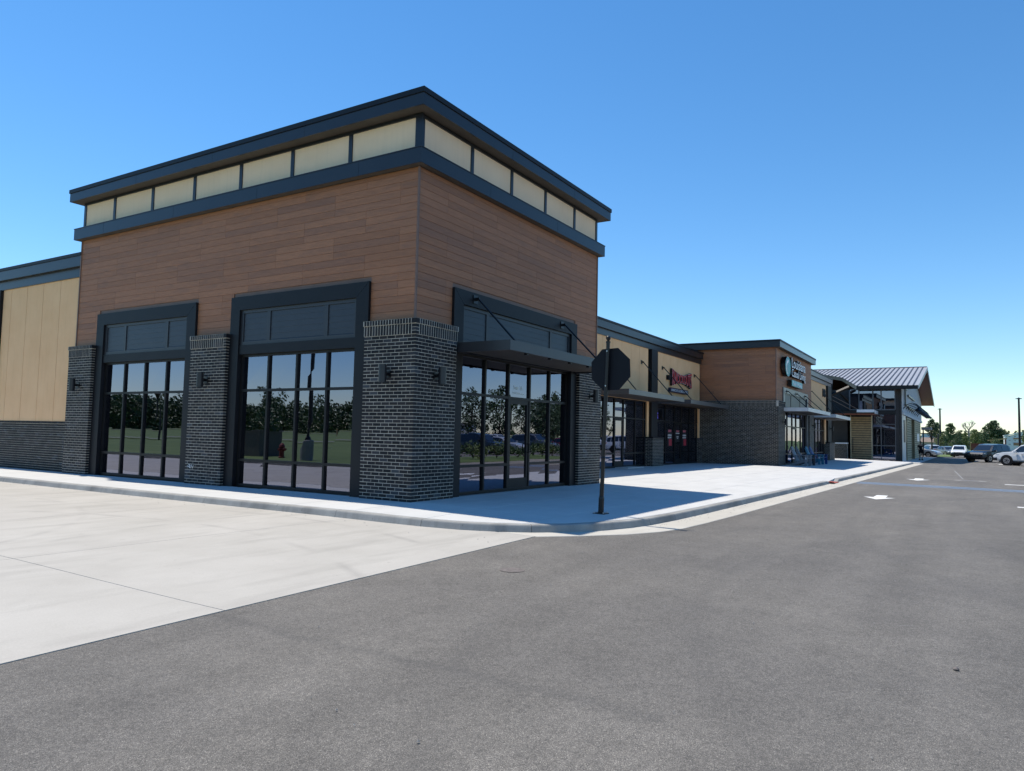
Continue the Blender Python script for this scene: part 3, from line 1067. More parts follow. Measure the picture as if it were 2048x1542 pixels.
# masonry block behind the cladding, hollow behind the shop fronts
wall = part(T, 'wall', MB().box(.17, X1 - .03, .17, Y1 - .05, 2.99, 6.69), 'trim_brown')
part(T, 'back_room', MB().box(3.2, X1 - .04, 3.2, Y1 - .06, -.05, 2.98), 'interior')
part(T, 'shop_floor', MB().box(.3, X1 - .05, .3, Y1 - .1, -.12, .012), 'interior')
for s0, s1 in ((5.6, 6.8), (11.2, 12.2)):
    part(T, 'inner_wall', MB().box(.12, .5, s0, s1, -.05, 2.98), 'interior')
part(T, 'end_wall', MB().box(X1 - .25, X1 - .035, 1.3, 4.2, -.05, 2.98), 'stucco')
part(T, 'end_wall', MB().box(.25, 3.3, Y1 - .3, Y1 - .06, -.05, 2.98), 'interior')
# piers
pier(T, 0, 1.32, 0, 1.30, HB, 'ws', single=300)
pier(T, 0, .45, 5.55, 6.85, HB, 'ws', phase=.03)
pier(T, 0, .45, 11.14, Y1, HB, 'ws', phase=.03)
pier(T, 6.92, X1, 0, .45, HB, 'wse', phase=.03)
pier(T, X1 - .3, X1 - .002, .46, 4.1, HB, 'e', phase=.03, cap=False)
# boards
JL = ([.61, 2.40, 4.18, 5.97, 7.76, 9.55, 11.34], [1.51, 3.30, 5.08, 6.87, 8.66, 10.45])
JF = ([1.10, 2.95, 4.77, 6.62], [2.02, 3.88, 5.72, 7.57])
clad(T, wall, LEFT, .165, Y1 - .08, 3.3, 6.473, WD, 6.235, (JL[0], JL[1]), holes=((1.305, 5.545, 4.30), (6.855, 11.135, 4.30)))
clad(T, wall, FRONT, .165, X1 - .05, 3.3, 6.473, WD, 6.235, (JF[0], JF[1]), holes=((1.33, 6.91, 4.30),))
trim = MB().box(.128, .165, .128, .165, 3.45, 6.472)
part(T, 'corner_trim', trim, 'trim_brown')
part(T, 'edge_trim', MB().box(X1 - .05, X1 - .012, .13, .22, 3.45, 6.472), 'trim_brown')
part(T, 'edge_trim', MB().box(.13, .22, Y1 - .08, Y1 - .04, 3.45, 6.472), 'trim_brown')
# bays of the long facade
bay(T, LEFT, 1.302, 5.548, 1.64, 5.24, (2.53, 4.31))
bay(T, LEFT, 6.852, 11.138, 7.19, 10.80, (8.06, 9.88))
shopfront(T, LEFT, 1.642, 5.238, .015, 2.984, (2.51, 3.42, 4.325), (.60, 2.17), -.19, -.238)
shopfront(T, LEFT, 7.192, 10.798, .015, 2.984, (8.075, 8.985, 9.89), (.60, 2.17), -.19, -.238)
# entrance bay on the street side
bay(T, FRONT, 1.322, 6.918, 1.66, 6.60, (2.65, 5.55))
shopfront(T, FRONT, 1.662, 6.598, .012, 2.984, (2.70, 3.68, 4.65, 5.64), (.61, 2.15), -.19, -.238, door=2)
canopy(T, FRONT, 1.43, 6.86, -.06, 1.22, 2.965, 3.165, (2.06, 6.03), -.083, 4.165, .98, brackets=(2.2, 3.2, 4.15, 5.1, 6.1))
# clerestory: cream panels between dark posts
CL = .16                                      # set back from the pier face
part(T, 'clerestory_wall', MB().box(CL + .03, X1 - .1, CL + .03, Y1 - .1, 6.7, 7.54), 'cream')
yp = [CL + .03, 2.02, 3.77, 5.51, 7.25, 8.99, 10.73, Y1 - .1]
xp = [CL + .03, 1.93, 3.55, 5.17, 6.79, X1 - .1]
for a, b in zip(yp[:-1], yp[1:]):
    part(T, 'clerestory_panel', MB().box(CL + .012, CL + .03, a + .006, b - .006, 6.80, 7.52), 'cream')
for a, b in zip(xp[:-1], xp[1:]):
    part(T, 'clerestory_panel', MB().box(a + .006, b - .006, CL + .012, CL + .03, 6.80, 7.52), 'cream')
for y in yp:
    w = .05 if y not in (yp[0],) else .09
    part(T, 'post', MB().box(CL - .012, CL + .02, y - w, y + w, 6.785, 7.538), 'navy_metal')
for x in xp[1:]:
    part(T, 'post', MB().box(x - .05, x + .05, CL - .012, CL + .02, 6.785, 7.538), 'navy_metal')
part(T, 'post', MB().box(CL + .021, CL + .12, CL - .012, CL + .02, 6.785, 7.538), 'navy_metal')
rail = MB().box(CL - .02, CL + .025, CL - .02, Y1 - .08, 7.48, 7.539).box(CL + .026, X1 - .08, CL - .02, CL + .025, 7.48, 7.539)
part(T, 'head_rail', rail, 'navy_metal')
# lower and upper roof fascias
def fascia(t, name, x0, x1, y0, y1, z0, z1, th, m):
    b = MB()
    b.box(x0, x0 + th, y0, y1, z0, z1).box(x0 + th, x1, y0, y0 + th, z0, z1).box(x1 - th, x1, y0 + th, y1, z0, z1).box(x0 + th, x1 - th, y1 - th, y1, z0, z1)
    return part(t, name, b, m)
o1, o2 = .137, .025
f2 = fascia(T, 'lower_fascia', -o2, X1 + .10, -o2, Y1 + .08, 6.475, 6.775, .02, 'navy_metal')
part(T, 'fascia_soffit', MB().box(.0, X1 + .08, .0, Y1 + .06, 6.482, 6.70), 'canopy_under', f2)
part(T, 'fascia_cap', MB().box(-o2 - .012, X1 + .112, -o2 - .012, Y1 + .092, 6.776, 6.792), 'navy_metal', f2)
f1 = fascia(T, 'upper_fascia', -o1, X1 + .23, -o1, Y1 + .19, 7.545, 7.783, .02, 'navy_metal')
part(T, 'soffit', MB().box(-o1 + .02, X1 + .21, -o1 + .02, Y1 + .17, 7.552, 7.70), 'canopy_under', f1)
part(T, 'coping', MB().box(-o1 - .022, X1 + .252, -o1 - .022, Y1 + .212, 7.786, 7.888), 'navy_flat', f1)
def seam_lines(F, s_list, d, z0, z1, m='black_paint', parent=None):
    for s in s_list:
        b = MB()
        F.box(b, s - .003, s + .003, d, d + .002, z0, z1)
        part(T, 'joint', b, m, parent)
seam_lines(LEFT, (3.1, 6.2, 9.3), o1, 7.546, 7.782, parent=f1)
seam_lines(FRONT, (3.1, 6.2), o1, 7.546, 7.782, parent=f1)
seam_lines(LEFT, (1.6, 4.7, 7.8, 10.9), o2, 6.476, 6.774, parent=f2)
seam_lines(FRONT, (2.4, 5.5), o2, 6.476, 6.774, parent=f2)
# suite lettering on the glass over the door
letters(T, FRONT, 'Suite 1A', 3.95, 4.36, 2.36, 2.46, -.234, .001, 'bolt_steel', 'bolt_steel', each=False, name='suite_lettering')
letters(T, FRONT, '12170 Discovery', 3.90, 4.42, 2.24, 2.30, -.234, .001, 'bolt_steel', 'bolt_steel', each=False, name='suite_lettering')
# chalk mark low on the middle pier
ck = MB()
for a, b in (((6.62, .40), (6.70, .45)), ((6.70, .45), (6.66, .36)), ((6.62, .36), (6.76, .41)), ((6.56, .36), (6.60, .44)), ((6.52, .42), (6.57, .37))):
    ck.tube([LEFT.p(a[0], .003, a[1]), LEFT.p(b[0], .003, b[1])], .007, 4)
part(T, 'chalk_mark', ck, 'white_paint')

wall_lamp(LEFT, .64, 0, 2.41, 'cylinder wall lamp on left face of the big corner brick pier')
wall_lamp(FRONT, .64, 0, 2.41, 'cylinder wall lamp on right face of the big corner brick pier')
wall_lamp(LEFT, 6.20, 0, 2.41, 'cylinder wall lamp on brick pier between the two tall windows')
wall_lamp(LEFT, 11.72, 0, 2.39, 'cylinder wall lamp on leftmost brick pier beside the tan wall')
wall_lamp(FRONT, 7.60, 0, 2.40, 'cylinder wall lamp on brick pier just behind the stop sign')

# ------------------------------------------------------------------ tan wing on the left
wing = thing('left_wing', 'tan stucco wing with brick base at the left edge of the picture', 'building', (2, 20, 0))
T = wing
LW = Fac(.30, 0, (0, 1), (-1, 0))
part(T, 'wall', MB().box(.32, 7.9, Y1 + .02, 33.9, -.1, 5.9), 'interior')
w = part(T, 'base_wall', MB().box(.297, .33, Y1 + .0, 33.9, -.12, 1.33), 'mortar')
B = Bricks()
face_bricks(B, LW, Y1 + .002, 20, .012, 1.327 - BP * 20 + .006, 1.327, .05, 0)
n = int((20 - Y1) / BP)
for i in range(n):
    B.box(.268, .36, Y1 + .004 + i * BP, Y1 + .004 + i * BP + .058, 1.338, 1.396, 0)
B.build(T, w, 0)
part(T, 'sill_bed', MB().box(.275, .36, Y1, 33.9, 1.331, 1.388), 'mortar')
seams = [Y1 + .002, 13.55, 14.52, 15.48, 16.46, 16.98]
for a, b in zip(seams[:-1], seams[1:]):
    part(T, 'stucco_panel', MB().box(.292, .319, a + .008, b - .008, 1.40, 5.50), 'stucco')
a = 17.5
while a < 33:
    part(T, 'stucco_panel', MB().box(.292, .319, a + .008, a + .962, 1.40, 5.50), 'stucco')
    a += .97
part(T, 'pilaster', MB().box(.20, .33, 16.99, 17.49, 1.40, 5.50), 'navy_flat')
def parapet(t, F, s0, s1, zb, d=0.0, ends=True):
    b = MB(); F.box(b, s0, s1, d - .3, d + .05, zb + .003, zb + .275)
    p = part(t, 'parapet_band', b, 'navy_metal')
    b = MB(); F.box(b, s0 - (.05 if ends else 0), s1 + (.05 if ends else 0), d - .3, d + .16, zb + .278, zb + .57)
    part(t, 'parapet_fascia', b, 'navy_metal', p)
    b = MB(); F.box(b, s0 - (.07 if ends else 0), s1 + (.07 if ends else 0), d - .32, d + .185, zb + .573, zb + .66)
    part(t, 'parapet_coping', b, 'navy_flat', p)
parapet(T, LW, Y1 - .06, 33.9, 5.50, 0.0, False)

# ------------------------------------------------------------------ recessed shop wing behind the corner building
shops = thing('shop_wing', 'recessed tan stucco shop row between the two plank-clad blocks', 'building', (19, 8, -.03))
T = shops
AW = Fac(0, 3.97, (1, 0), (0, -1))
XL = 30.0
part(T, 'wall', MB().box(8.26, XL, 4.25, 12, 3.0, 5.9).box(8.26, XL, 7.0, 12, -.1, 3.0), 'interior')
part(T, 'shop_floor', MB().box(8.3, XL, 4.0, 8, -.2, -.028), 'interior')
seams = [8.30, 9.9, 11.1, 12.3, 13.6, 14.9, 15.9, 16.95, 17.95, 18.95, 20.0, 21.0, 22.10]
for a, b in zip(seams[:-1], seams[1:]):
    part(T, 'stucco_panel', MB().box(a + .008, b - .008, 3.97, 4.249, 3.0, 5.50), 'stucco')
seams = [23.05, 24.1, 25.2, 26.3, 27.45, 28.6, XL - .005]
for a, b in zip(seams[:-1], seams[1:]):
    part(T, 'stucco_panel', MB().box(a + .008, b - .008, 3.97, 4.249, 3.0, 5.50), 'stucco')
for a, b in ((8.30, 15.2), (22.02, 22.25), (23.06, 23.30), (29.80, XL - .003)):
    part(T, 'stucco_panel', MB().box(a, b, 3.972, 4.25, 1.33, 2.998), 'stucco')
    part(T, 'stucco_panel', MB().box(a, b, 3.976, 4.25, -.1, 1.325), 'mortar')
part(T, 'pilaster', MB().box(22.26, 23.05, 3.84, 4.25, 1.33, 5.50), 'navy_flat')
def small_pier(x0, x1, y0, y1, z1, zb=-.06):
    pier(T, x0, x1, y0, y1, z1, 'ws', zb=zb, cap=False)
    b = MB().box(x0 - .02, x1 + .02, y0 - .02, y1, z1 + .005, z1 + .075)
    part(T, 'pier_cap', b, 'brick')
small_pier(21.95, 23.42, 3.66, 4.2, 1.25)
small_pier(29.75, XL - .004, 3.80, 4.2, 1.25)
shopfront(T, AW, 15.2, 22.0, -.02, 2.985, (16.6, 17.3, 18.42, 19.40, 20.74), (.58, 2.14), -.06, -.105, door=3)
shopfront(T, AW, 23.42, 29.78, -.03, 2.985, (24.70, 26.08, 27.13, 28.48), (.57, 2.13), -.06, -.105, door=2)
canopy(T, AW, 15.7, 22.25, .02, 1.72, 2.97, 3.17, (17.0, 21.25), .005, 4.78, 1.5, m='canopy_grey')
canopy(T, AW, 23.2, 29.72, .02, 1.72, 2.95, 3.14, (24.0, 29.0), .005, 4.76, 1.5, m='canopy_grey')
parapet(T, AW, 8.3, XL + .3, 5.50, 0.0, False)
# cream step at the first shop door
part(T, 'door_step', MB().box(18.2, 20.0, 3.3, 3.9, -.03, .01), 'walk_concrete')

sgn = thing('wall_sign', 'red and white arched KNOCKOUTS letters on the tan shop wall', 'sign', (26.5, 3.8, 4.0))
T = sgn
def warp(a):
    k = abs(2 * a - 1) ** 1.6
    return 4.15 - .22 * k, 4.60 + .24 * k
letters(T, AW, 'KNOCKOUTS', 25.02, 28.08, 3.95, 4.82, .03, .13, 'letter_white', 'black_paint', warp, True, .028, 'letter_outline')
letters(T, AW, 'KNOCKOUTS', 25.04, 28.06, 3.97, 4.80, .15, .03, 'letter_red', 'letter_red', lambda a: tuple(x + (.025 if i == 0 else -.025) for i, x in enumerate(warp(a))), True, -.004, 'letter')
part(T, 'sign_emblem', MB().box(24.55, 24.85, 3.83, 3.965, 4.22, 4.45), 'black_sign')  # plain dark box standing in for the small emblem beside the letters
sg2 = thing('wall_sign', 'dark blue rounded HAIRCUTS & GROOMING sign below the red letters', 'sign', (26.1, 3.8, 3.6))
T = sg2
pill = MB()
n = 10
R0 = .115
pts = [AW.p(24.8 + R0 - R0 * math.sin(math.pi * i / n), .02, 3.735 + R0 * math.cos(math.pi * i / n)) for i in range(n + 1)] + [AW.p(27.62 - R0 + R0 * math.sin(math.pi * i / n), .02, 3.735 - R0 * math.cos(math.pi * i / n)) for i in range(n + 1)]
pill.prism(pts, (0, -.12, 0))
part(T, 'sign_box', pill, 'navy_blue')
letters(T, AW, 'HAIRCUTS & GROOMING', 24.95, 27.48, 3.67, 3.80, .141, .006, 'letter_white', 'letter_white', None, True, .01)
# posters behind the glass of the barber shop
mat('poster_black', (.012, .012, .016), .6)
mat('poster_red', (.42, .03, .05), .5)
mat('poster_pink', (.50, .12, .15), .5)
def poster(x0, x1, z0, z1, label, kind):
    t = thing('poster', label, 'poster', ((x0 + x1) / 2, 4.08, z0), 0, 'posters on the barber shop glass')
    part(t, 'sheet', MB().box(x0, x1, 4.067, 4.071, z0, z1), 'poster_black')
    w, h = x1 - x0, z1 - z0
    F = Fac(0, 4.067, (1, 0), (0, -1))
    def blk(name, a0, a1, b0, b1, m):
        b = MB(); F.box(b, x0 + a0 * w, x0 + a1 * w, .001, .004, z0 + b0 * h, z0 + b1 * h); part(t, name, b, m)
    blk('heading', .15, .85, .84, .96, 'poster_pink')
    if kind == 'open':
        letters(t, F, 'OPEN', x0 + .08 * w, x0 + .92 * w, z0 + .60 * h, z0 + .70 * h, .001, .003, 'letter_white', 'letter_white', None, False, .03, 'lettering')
        letters(t, F, 'NOW', x0 + .08 * w, x0 + .92 * w, z0 + .46 * h, z0 + .56 * h, .001, .003, 'letter_white', 'letter_white', None, False, .03, 'lettering')
        blk('glove', .32, .98, .03, .42, 'poster_red')
    else:
        blk('stripe', .05, .95, .70, .76, 'letter_white')
        blk('lines', .25, .75, .40, .46, 'letter_white')
        blk('lines', .35, .65, .28, .33, 'letter_white')
poster(25.08, 25.72, .88, 1.74, 'black and red OPEN NOW poster left of the barber shop door', 'open')
poster(27.36, 28.0, .88, 1.76, 'black and red OPEN NOW poster right of the barber shop door', 'open')
poster(26.28, 26.92, 1.10, 1.72, 'dark opening notice on the barber shop door', 'notice')
op = thing('open_sign', 'small lit red and blue window sign beside the dark pilaster', 'sign', (23.95, 4.06, 2.28))
def emis(name, c, s):
    m, nt, b = _new(name)
    b.inputs['Base Color'].default_value = (*c, 1)
    b.inputs['Emission Color'].default_value = (*c, 1)
    b.inputs['Emission Strength'].default_value = s
emis('neon_red', (.9, .06, .12), 1.0)
emis('neon_blue', (.10, .12, .8), .8)
part(op, 'frame', MB().box(23.60, 24.22, 4.055, 4.069, 2.25, 2.52), 'neon_blue')
part(op, 'panel', MB().box(23.64, 24.18, 4.050, 4.054, 2.28, 2.49), 'black_paint')
letters(op, Fac(0, 4.050, (1, 0), (0, -1)), 'OPEN', 23.67, 24.15, 2.31, 2.46, .001, .004, 'neon_red', 'neon_red', None, True, .04)
def blade(x, y, z, label):
    t = thing('blade_sign', label, 'sign', (x, y, z))
    part(t, 'bracket', MB().tube([(x, y, z), (x, y - .30, z)], .02, 6), 'black_paint')
    part(t, 'panel', MB().box(x - .03, x + .03, y - .32, y - .10, z - .22, z + .22), 'black_sign')
blade(23.28, 3.99, 2.42, 'small black bracket lamp beside the barber shop window sign')

# ------------------------------------------------------------------ second plank-clad block
furn = thing('furniture_shop', 'second plank-clad block with dark brick base and teal round sign', 'building', (35, 5, -.06))
T = furn
FY = -.30
XR = 40.7
FB_ = -.055
LWall = Fac(XL, 0, (0, 1), (-1, 0))
FFr = Fac(0, FY, (1, 0), (0, -1))
wall2 = part(T, 'wall', MB().box(XL + .17, XR - .02, FY + .17, 12, 2.95, 6.4), 'trim_brown')
part(T, 'back_room', MB().box(XL + .2, XR - .02, 3.4, 12, -.2, 2.94), 'interior')
part(T, 'side_wall', MB().box(XL + .12, XL + .4, FY + .3, 12, -.2, 2.94), 'interior')
part(T, 'shop_floor', MB().box(XL + .2, XR - .1, FY + .2, 4, -.3, -.05), 'interior')
# brick base on the side wall and front piers
z1 = HB - .05
core = part(T, 'brick_base', MB().box(XL + .006, XL + .3, FY + .006, 4.4, -.25, z1).box(XL - .004, XL + .3, FY - .004, 4.4, z1, z1 + .204).box(XL - .017, XL + .3, FY - .017, 4.4, z1 + .204, z1 + .31), 'mortar')
B = Bricks()
zb0 = z1 - BP * math.ceil((z1 + .09) / BP) + .006
face_bricks(B, LWall, FY, 3.95, 0, zb0, z1, 0)
cap_courses(B, LWall, FY + .1, 3.95, 0, z1)
face_bricks(B, FFr, XL + .094, XL + 1.75, 0, zb0, z1, .05)
cap_courses(B, FFr, XL, XL + 1.75, 0, z1)
B.build(T, core, 0)
part(T, 'pier_core', MB().box(XL + .3, XL + 1.744, FY + .007, FY + .5, -.25, z1).box(XL + .3, XL + 1.75, FY - .004, FY + .5, z1, z1 + .204).box(XL + .3, XL + 1.76, FY - .017, FY + .5, z1 + .204, z1 + .31), 'mortar')
pier(T, 39.2, XR, FY, FY + .5, z1, 'wse', zb=-.12)
JA = ([.4, 2.3, 4.2], [-.0, 1.3, 3.2])
clad(T, wall2, LWall, FY + .165, 4.4, 3.3, 6.30, WD, 6.235, JA)
clad(T, wall2, FFr, XL + .165, XR - .03, 3.3, 6.30, WD, 6.235, ([31.9, 33.7, 35.5, 37.3, 39.1], [31, 32.8, 34.6, 36.4, 38.2, 40]), holes=((31.76, 39.19, 4.25),))
part(T, 'corner_trim', MB().box(XL + .128, XL + .165, FY + .128, FY + .165, 3.4, 6.3), 'trim_brown')
bay(T, FFr, 31.755, 39.195, 32.1, 38.85, (34.1, 36.8), base=-.055, met='surround_sheen')
shopfront(T, FFr, 32.102, 38.848, -.05, 2.93, (33.35, 34.75, 35.9, 37.3), (.53, 2.10), -.19, -.238, door=2)
canopy(T, FFr, 31.4, 38.9, -.06, 1.27, 2.90, 3.10, (32.6, 35.2, 38.0), -.083, 4.06, 1.0, m='galv_panel')
f = fascia(T, 'roof_fascia', XL - .12, XR + .12, FY - .12, 12, 6.30, 6.60, .02, 'navy_metal')
part(T, 'soffit', MB().box(XL - .1, XR + .1, FY - .1, 11.9, 6.31, 6.5), 'canopy_under', f)
part(T, 'coping', MB().box(XL - .14, XR + .14, FY - .14, 12.02, 6.604, 6.70), 'navy_flat', f)
wall_lamp(Fac(0, FY, (1, 0), (0, -1)), 31.15, 0, 2.30, 'wall lamp on the near brick pier of the furniture shop')
wall_lamp(Fac(0, FY, (1, 0), (0, -1)), 40.0, 0, 2.30, 'wall lamp on the far brick pier behind the blue chair')

sign = thing('wall_sign', 'white Louisiana Casual Living letters with teal round emblem on planks', 'sign', (33.5, FY - .1, 4.4))
T = sign
SF = Fac(0, FY + .13, (1, 0), (0, -1))
em = MB()
n = 28
cx, cz, rx, rz = 31.85, 5.40, .72, .56
em.prism([SF.p(cx + rx * math.cos(2 * math.pi * i / n), .04, cz + rz * math.sin(2 * math.pi * i / n)) for i in range(n)], (0, -.22, 0))
part(T, 'emblem_box', em, 'black_paint')
em = MB()
em.prism([SF.p(cx + (rx - .03) * math.cos(2 * math.pi * i / n), .26, cz + (rz - .03) * math.sin(2 * math.pi * i / n)) for i in range(n)], (0, -.01, 0))
part(T, 'emblem_face', em, 'teal')
em = MB()
lob = [(-.40, .26), (-.12, .42), (.14, .38), (.04, .24), (-.26, .14), (-.40, -.06), (-.34, -.16), (-.30, -.30), (-.06, -.42), (-.2, -.45), (-.40, -.30), (-.52, -.05)]
em.prism([SF.p(cx + a, .27, cz + b * .95) for a, b in lob], (0, -.008, 0))
part(T, 'emblem_map', em, 'letter_white')
em = MB()
for i in range(n):
    a0, a1 = 2 * math.pi * i / n, 2 * math.pi * (i + 1) / n
    em.prism([SF.p(cx + (rx - q) * math.cos(a), .272, cz + (rz - q) * math.sin(a)) for a, q in ((a0, .02), (a1, .02), (a1, .05), (a0, .05))], (0, -.006, 0))
part(T, 'emblem_rim', em, 'teal_light')
letters(T, SF, 'Louisiana', 33.2, 37.35, 5.47, 6.05, .05, .16, 'letter_white', 'black_paint', None, True, .012)
letters(T, SF, 'Casual Living', 33.2, 37.35, 4.82, 5.42, .05, .16, 'letter_white', 'black_paint', None, True, .012)
part(T, 'plate_box', MB().box(33.0, 36.1, FY - .11, FY + .1, 4.40, 4.76), 'black_paint')
part(T, 'plate_face', MB().box(33.02, 36.08, FY - .125, FY - .111, 4.42, 4.74), 'teal_light')
letters(T, Fac(0, FY - .125, (1, 0), (0, -1)), 'Patio & Home', 33.3, 35.8, 4.47, 4.69, .001, .008, 'letter_white', 'letter_white', None, True, .01)

# ------------------------------------------------------------------ second tan wing
wing2 = thing('far_shop_wing', 'narrow tan stucco shop between the plank block and the gabled building', 'building', (45, 5, -.1))
T = wing2
TY = .05
TW = Fac(0, TY, (1, 0), (0, -1))
part(T, 'wall', MB().box(XR - .3, 50, TY + .25, 10, 2.9, 5.8).box(XR - .3, 50, 4, 10, -.2, 2.9), 'interior')
for a, b in ((XR + .004, 42.5), (42.51, 44.5), (44.51, 46.3), (46.31, 47.95)):
    part(T, 'stucco_panel', MB().box(a, b, TY, TY + .25, 2.92, 5.42), 'stucco')
part(T, 'stucco_panel', MB().box(47.3, 47.95, TY + .003, TY + .25, 1.1, 2.915), 'stucco')
part(T, 'pilaster', MB().box(48.0, 49.6, TY - .14, TY + .25, 1.2, 5.42), 'navy_flat')
part(T, 'pilaster', MB().box(49.62, 50.0, TY - .02, TY + .25, -.1, 5.42), 'galv_panel')
pier(T, 47.5, 49.9, TY - .3, TY + .2, 1.16, 'ws', zb=-.13, cap=False)
part(T, 'pier_cap', MB().box(47.46, 49.94, TY - .33, TY + .2, 1.165, 1.23), 'brick')
shopfront(T, TW, XR + .25, 47.25, -.09, 2.9, (42.2, 43.6, 45.0, 46.2), (.50, 2.06), -.06, -.105)
canopy(T, TW, 40.9, 47.9, .02, 1.66, 2.86, 3.07, (41.6, 47.1), .005, 4.62, 1.45, m='galv_panel')
parapet(T, TW, XR + .1, 50.1, 5.42, 0.0, False)
wall_lamp(Fac(0, TY - .14, (1, 0), (0, -1)), 48.9, 0, 2.25, 'wall lamp on the dark pilaster next to the gabled building')
num = thing('wall_number', 'dark number 18 mounted high on the far tan wall', 'sign', (46.8, TY, 4.6))
letters(num, TW, '18', 46.3, 47.5, 4.52, 5.12, .01, .05, 'black_sign', 'black_sign', None, True, .03, 'digit')

# ------------------------------------------------------------------ gabled building at the end of the row
gab = thing('gabled_building', 'dark glazed building with grey standing-seam gable roof at the row end', 'building', (74, 4, -.2))
T = gab
GX, GY = 60.0, -4.15
EX, EZ, RX, RZ = 59.0, 6.12, 76.5, 9.22
RE = 94.0
def rz_left(x): return EZ + (RZ - EZ) * (x - EX) / (RX - EX)
YO = -5.42
poly = [(EX, YO), (RX, YO), (RX, 16), (84, 16), (71.4, 4.2), (66.9, 1.4), (EX, -.8)]
poly = [(EX, YO), (RX, YO), (RX, 7.6), (71.4, 4.2), (66.9, 1.4), (EX, -.8)]
rf = MB()
rf.prism([(x, y, rz_left(x)) for x, y in poly], (0, 0, -.10))
roof = part(T, 'roof', rf, 'roof_metal')
rr = MB()
rr.prism([(RX + .01, YO, RZ), (RE, YO, EZ), (RE, 12, EZ), (RX + .01, 12, RZ)], (0, 0, -.10))
part(T, 'roof_slope', rr, 'roof_metal', roof)
part(T, 'ridge_cap', MB().box(RX - .12, RX + .12, YO - .02, 9, RZ - .02, RZ + .06), 'soffit_wood', roof)
def low_x(y):              # where the left slope is cut at a given y
    if y < -.8: return EX
    if y < 1.4: return EX + (66.9 - EX) * (y + .8) / 2.2
    return 66.9 + (71.4 - 66.9) * (y - 1.4) / 2.8
mat('seam_dark', (.09, .085, .09), .45, .5)
y = YO + .35
while y < 6.6:
    xl_ = low_x(y)
    sb = MB().prism([(xl_, y - .045, rz_left(xl_) + .002), (RX - .12, y - .045, rz_left(RX - .12) + .002), (RX - .12, y + .045, rz_left(RX - .12) + .002), (xl_, y + .045, rz_left(xl_) + .002)], (0, 0, .06))
    part(T, 'roof_seam', sb, 'seam_dark', roof)
    y += .43
fa = MB()
def band(a, b, zt0, zt1, h, th):
    d = (Vector(b) - Vector(a)).normalized()
    nrm = Vector((d.y, -d.x)) * th
    fa.prism([(a[0], a[1], zt0 + .02), (b[0], b[1], zt1 + .02), (b[0], b[1], zt1 - h), (a[0], a[1], zt0 - h)], (nrm.x, nrm.y, 0))
for a, b in zip([poly[i] for i in (0, 5, 4, 3)], [poly[i] for i in (5, 4, 3, 2)]):
    band(a, b, rz_left(a[0]), rz_left(b[0]), .30, -.06)
part(T, 'eave_fascia', fa, 'bronze', roof)
rk = MB()
rk.prism([(EX, YO, EZ + .03), (RX, YO, RZ + .03), (RX, YO, RZ - .32), (EX, YO, EZ - .30)], (0, -.06, 0))
rk.prism([(RX, YO, RZ + .03), (RE, YO, EZ + .03), (RE, YO, EZ - .30), (RX, YO, RZ - .32)], (0, -.06, 0))
part(T, 'rake_board', rk, 'roof_metal', roof)
so = MB()
so.prism([(x, y, rz_left(x) - .12) for x, y in poly], (0, 0, -.04))
so.prism([(RX, YO + .02, RZ - .12), (RE, YO + .02, EZ - .12), (RE, 10, EZ - .12), (RX, 10, RZ - .12)], (0, 0, -.04))
part(T, 'soffit', so, 'soffit_wood', roof)
# walls: dark body, glazed return facing us, pale board gable front
part(T, 'wall', MB().box(66, 92, -3.6, 12, -.3, 6.0).box(60.2, 66, -.1, 12, 3.95, 5.9), 'far_wall')
part(T, 'side_wall', MB().box(60.2, 66, .15, 12, -.3, 3.9), 'far_wall')
gl = Fac(GX, 0, (0, -1), (-1, 0))
fr = MB()
for a, b in ((-3.68, -3.60), (-2.62, -2.52), (-1.98, -1.88), (-.86, -.78), (-.12, -.02)):
    fr.box(GX - .05, GX + .05, a, b, 4.14, 5.95)
fr.box(GX - .05, GX + .05, -3.6, -.02, 4.08, 4.17).box(GX - .05, GX + .05, -3.6, -.02, 5.86, 5.95)
gw = part(T, 'window', fr, 'frame_grey')
for a, b in ((-3.60, -2.62), (-2.52, -1.98), (-1.88, -.86), (-.78, -.12)):
    part(T, 'pane', MB().box(GX + .01, GX + .02, a, b, 4.17, 5.86), 'shop_glass', gw)
part(T, 'beam', MB().box(GX - .08, GX + .15, -4.0, 3.0, 3.72, 4.07), 'bronze')
part(T, 'corner_post', MB().box(GX - .10, GX + .2, -3.95, -3.69, -.3, 5.95).box(GX - .12, GX + .25, -4.12, -3.98, -.3, 5.9), 'far_wall')
lw = MB()
for a, b in ((-3.68, -3.62), (-2.56, -2.50), (-1.90, -1.84)):
    lw.box(GX - .04, GX + .04, a, b, -.2, 3.70)
lw.box(GX - .04, GX + .04, -3.62, -1.9, 1.0, 1.06).box(GX - .04, GX + .04, -3.62, -1.9, 2.85, 2.9)
gw = part(T, 'window', lw, 'frame_grey')
for a, b in ((-3.62, -2.56), (-2.50, -1.90)):
    for c, d in ((-.2, 1.0), (1.06, 2.85), (2.9, 3.7)):
        part(T, 'pane', MB().box(GX + .01, GX + .02, a, b, c, d), 'shop_glass', gw)
part(T, 'inner_door', MB().box(GX + 1.2, GX + 1.25, -3.5, -2.62, .95, 2.8), 'galv_panel')
part(T, 'door_gap', MB().box(GX + 1.16, GX + 1.20, -3.1, -3.04, .95, 2.8), 'black_paint')
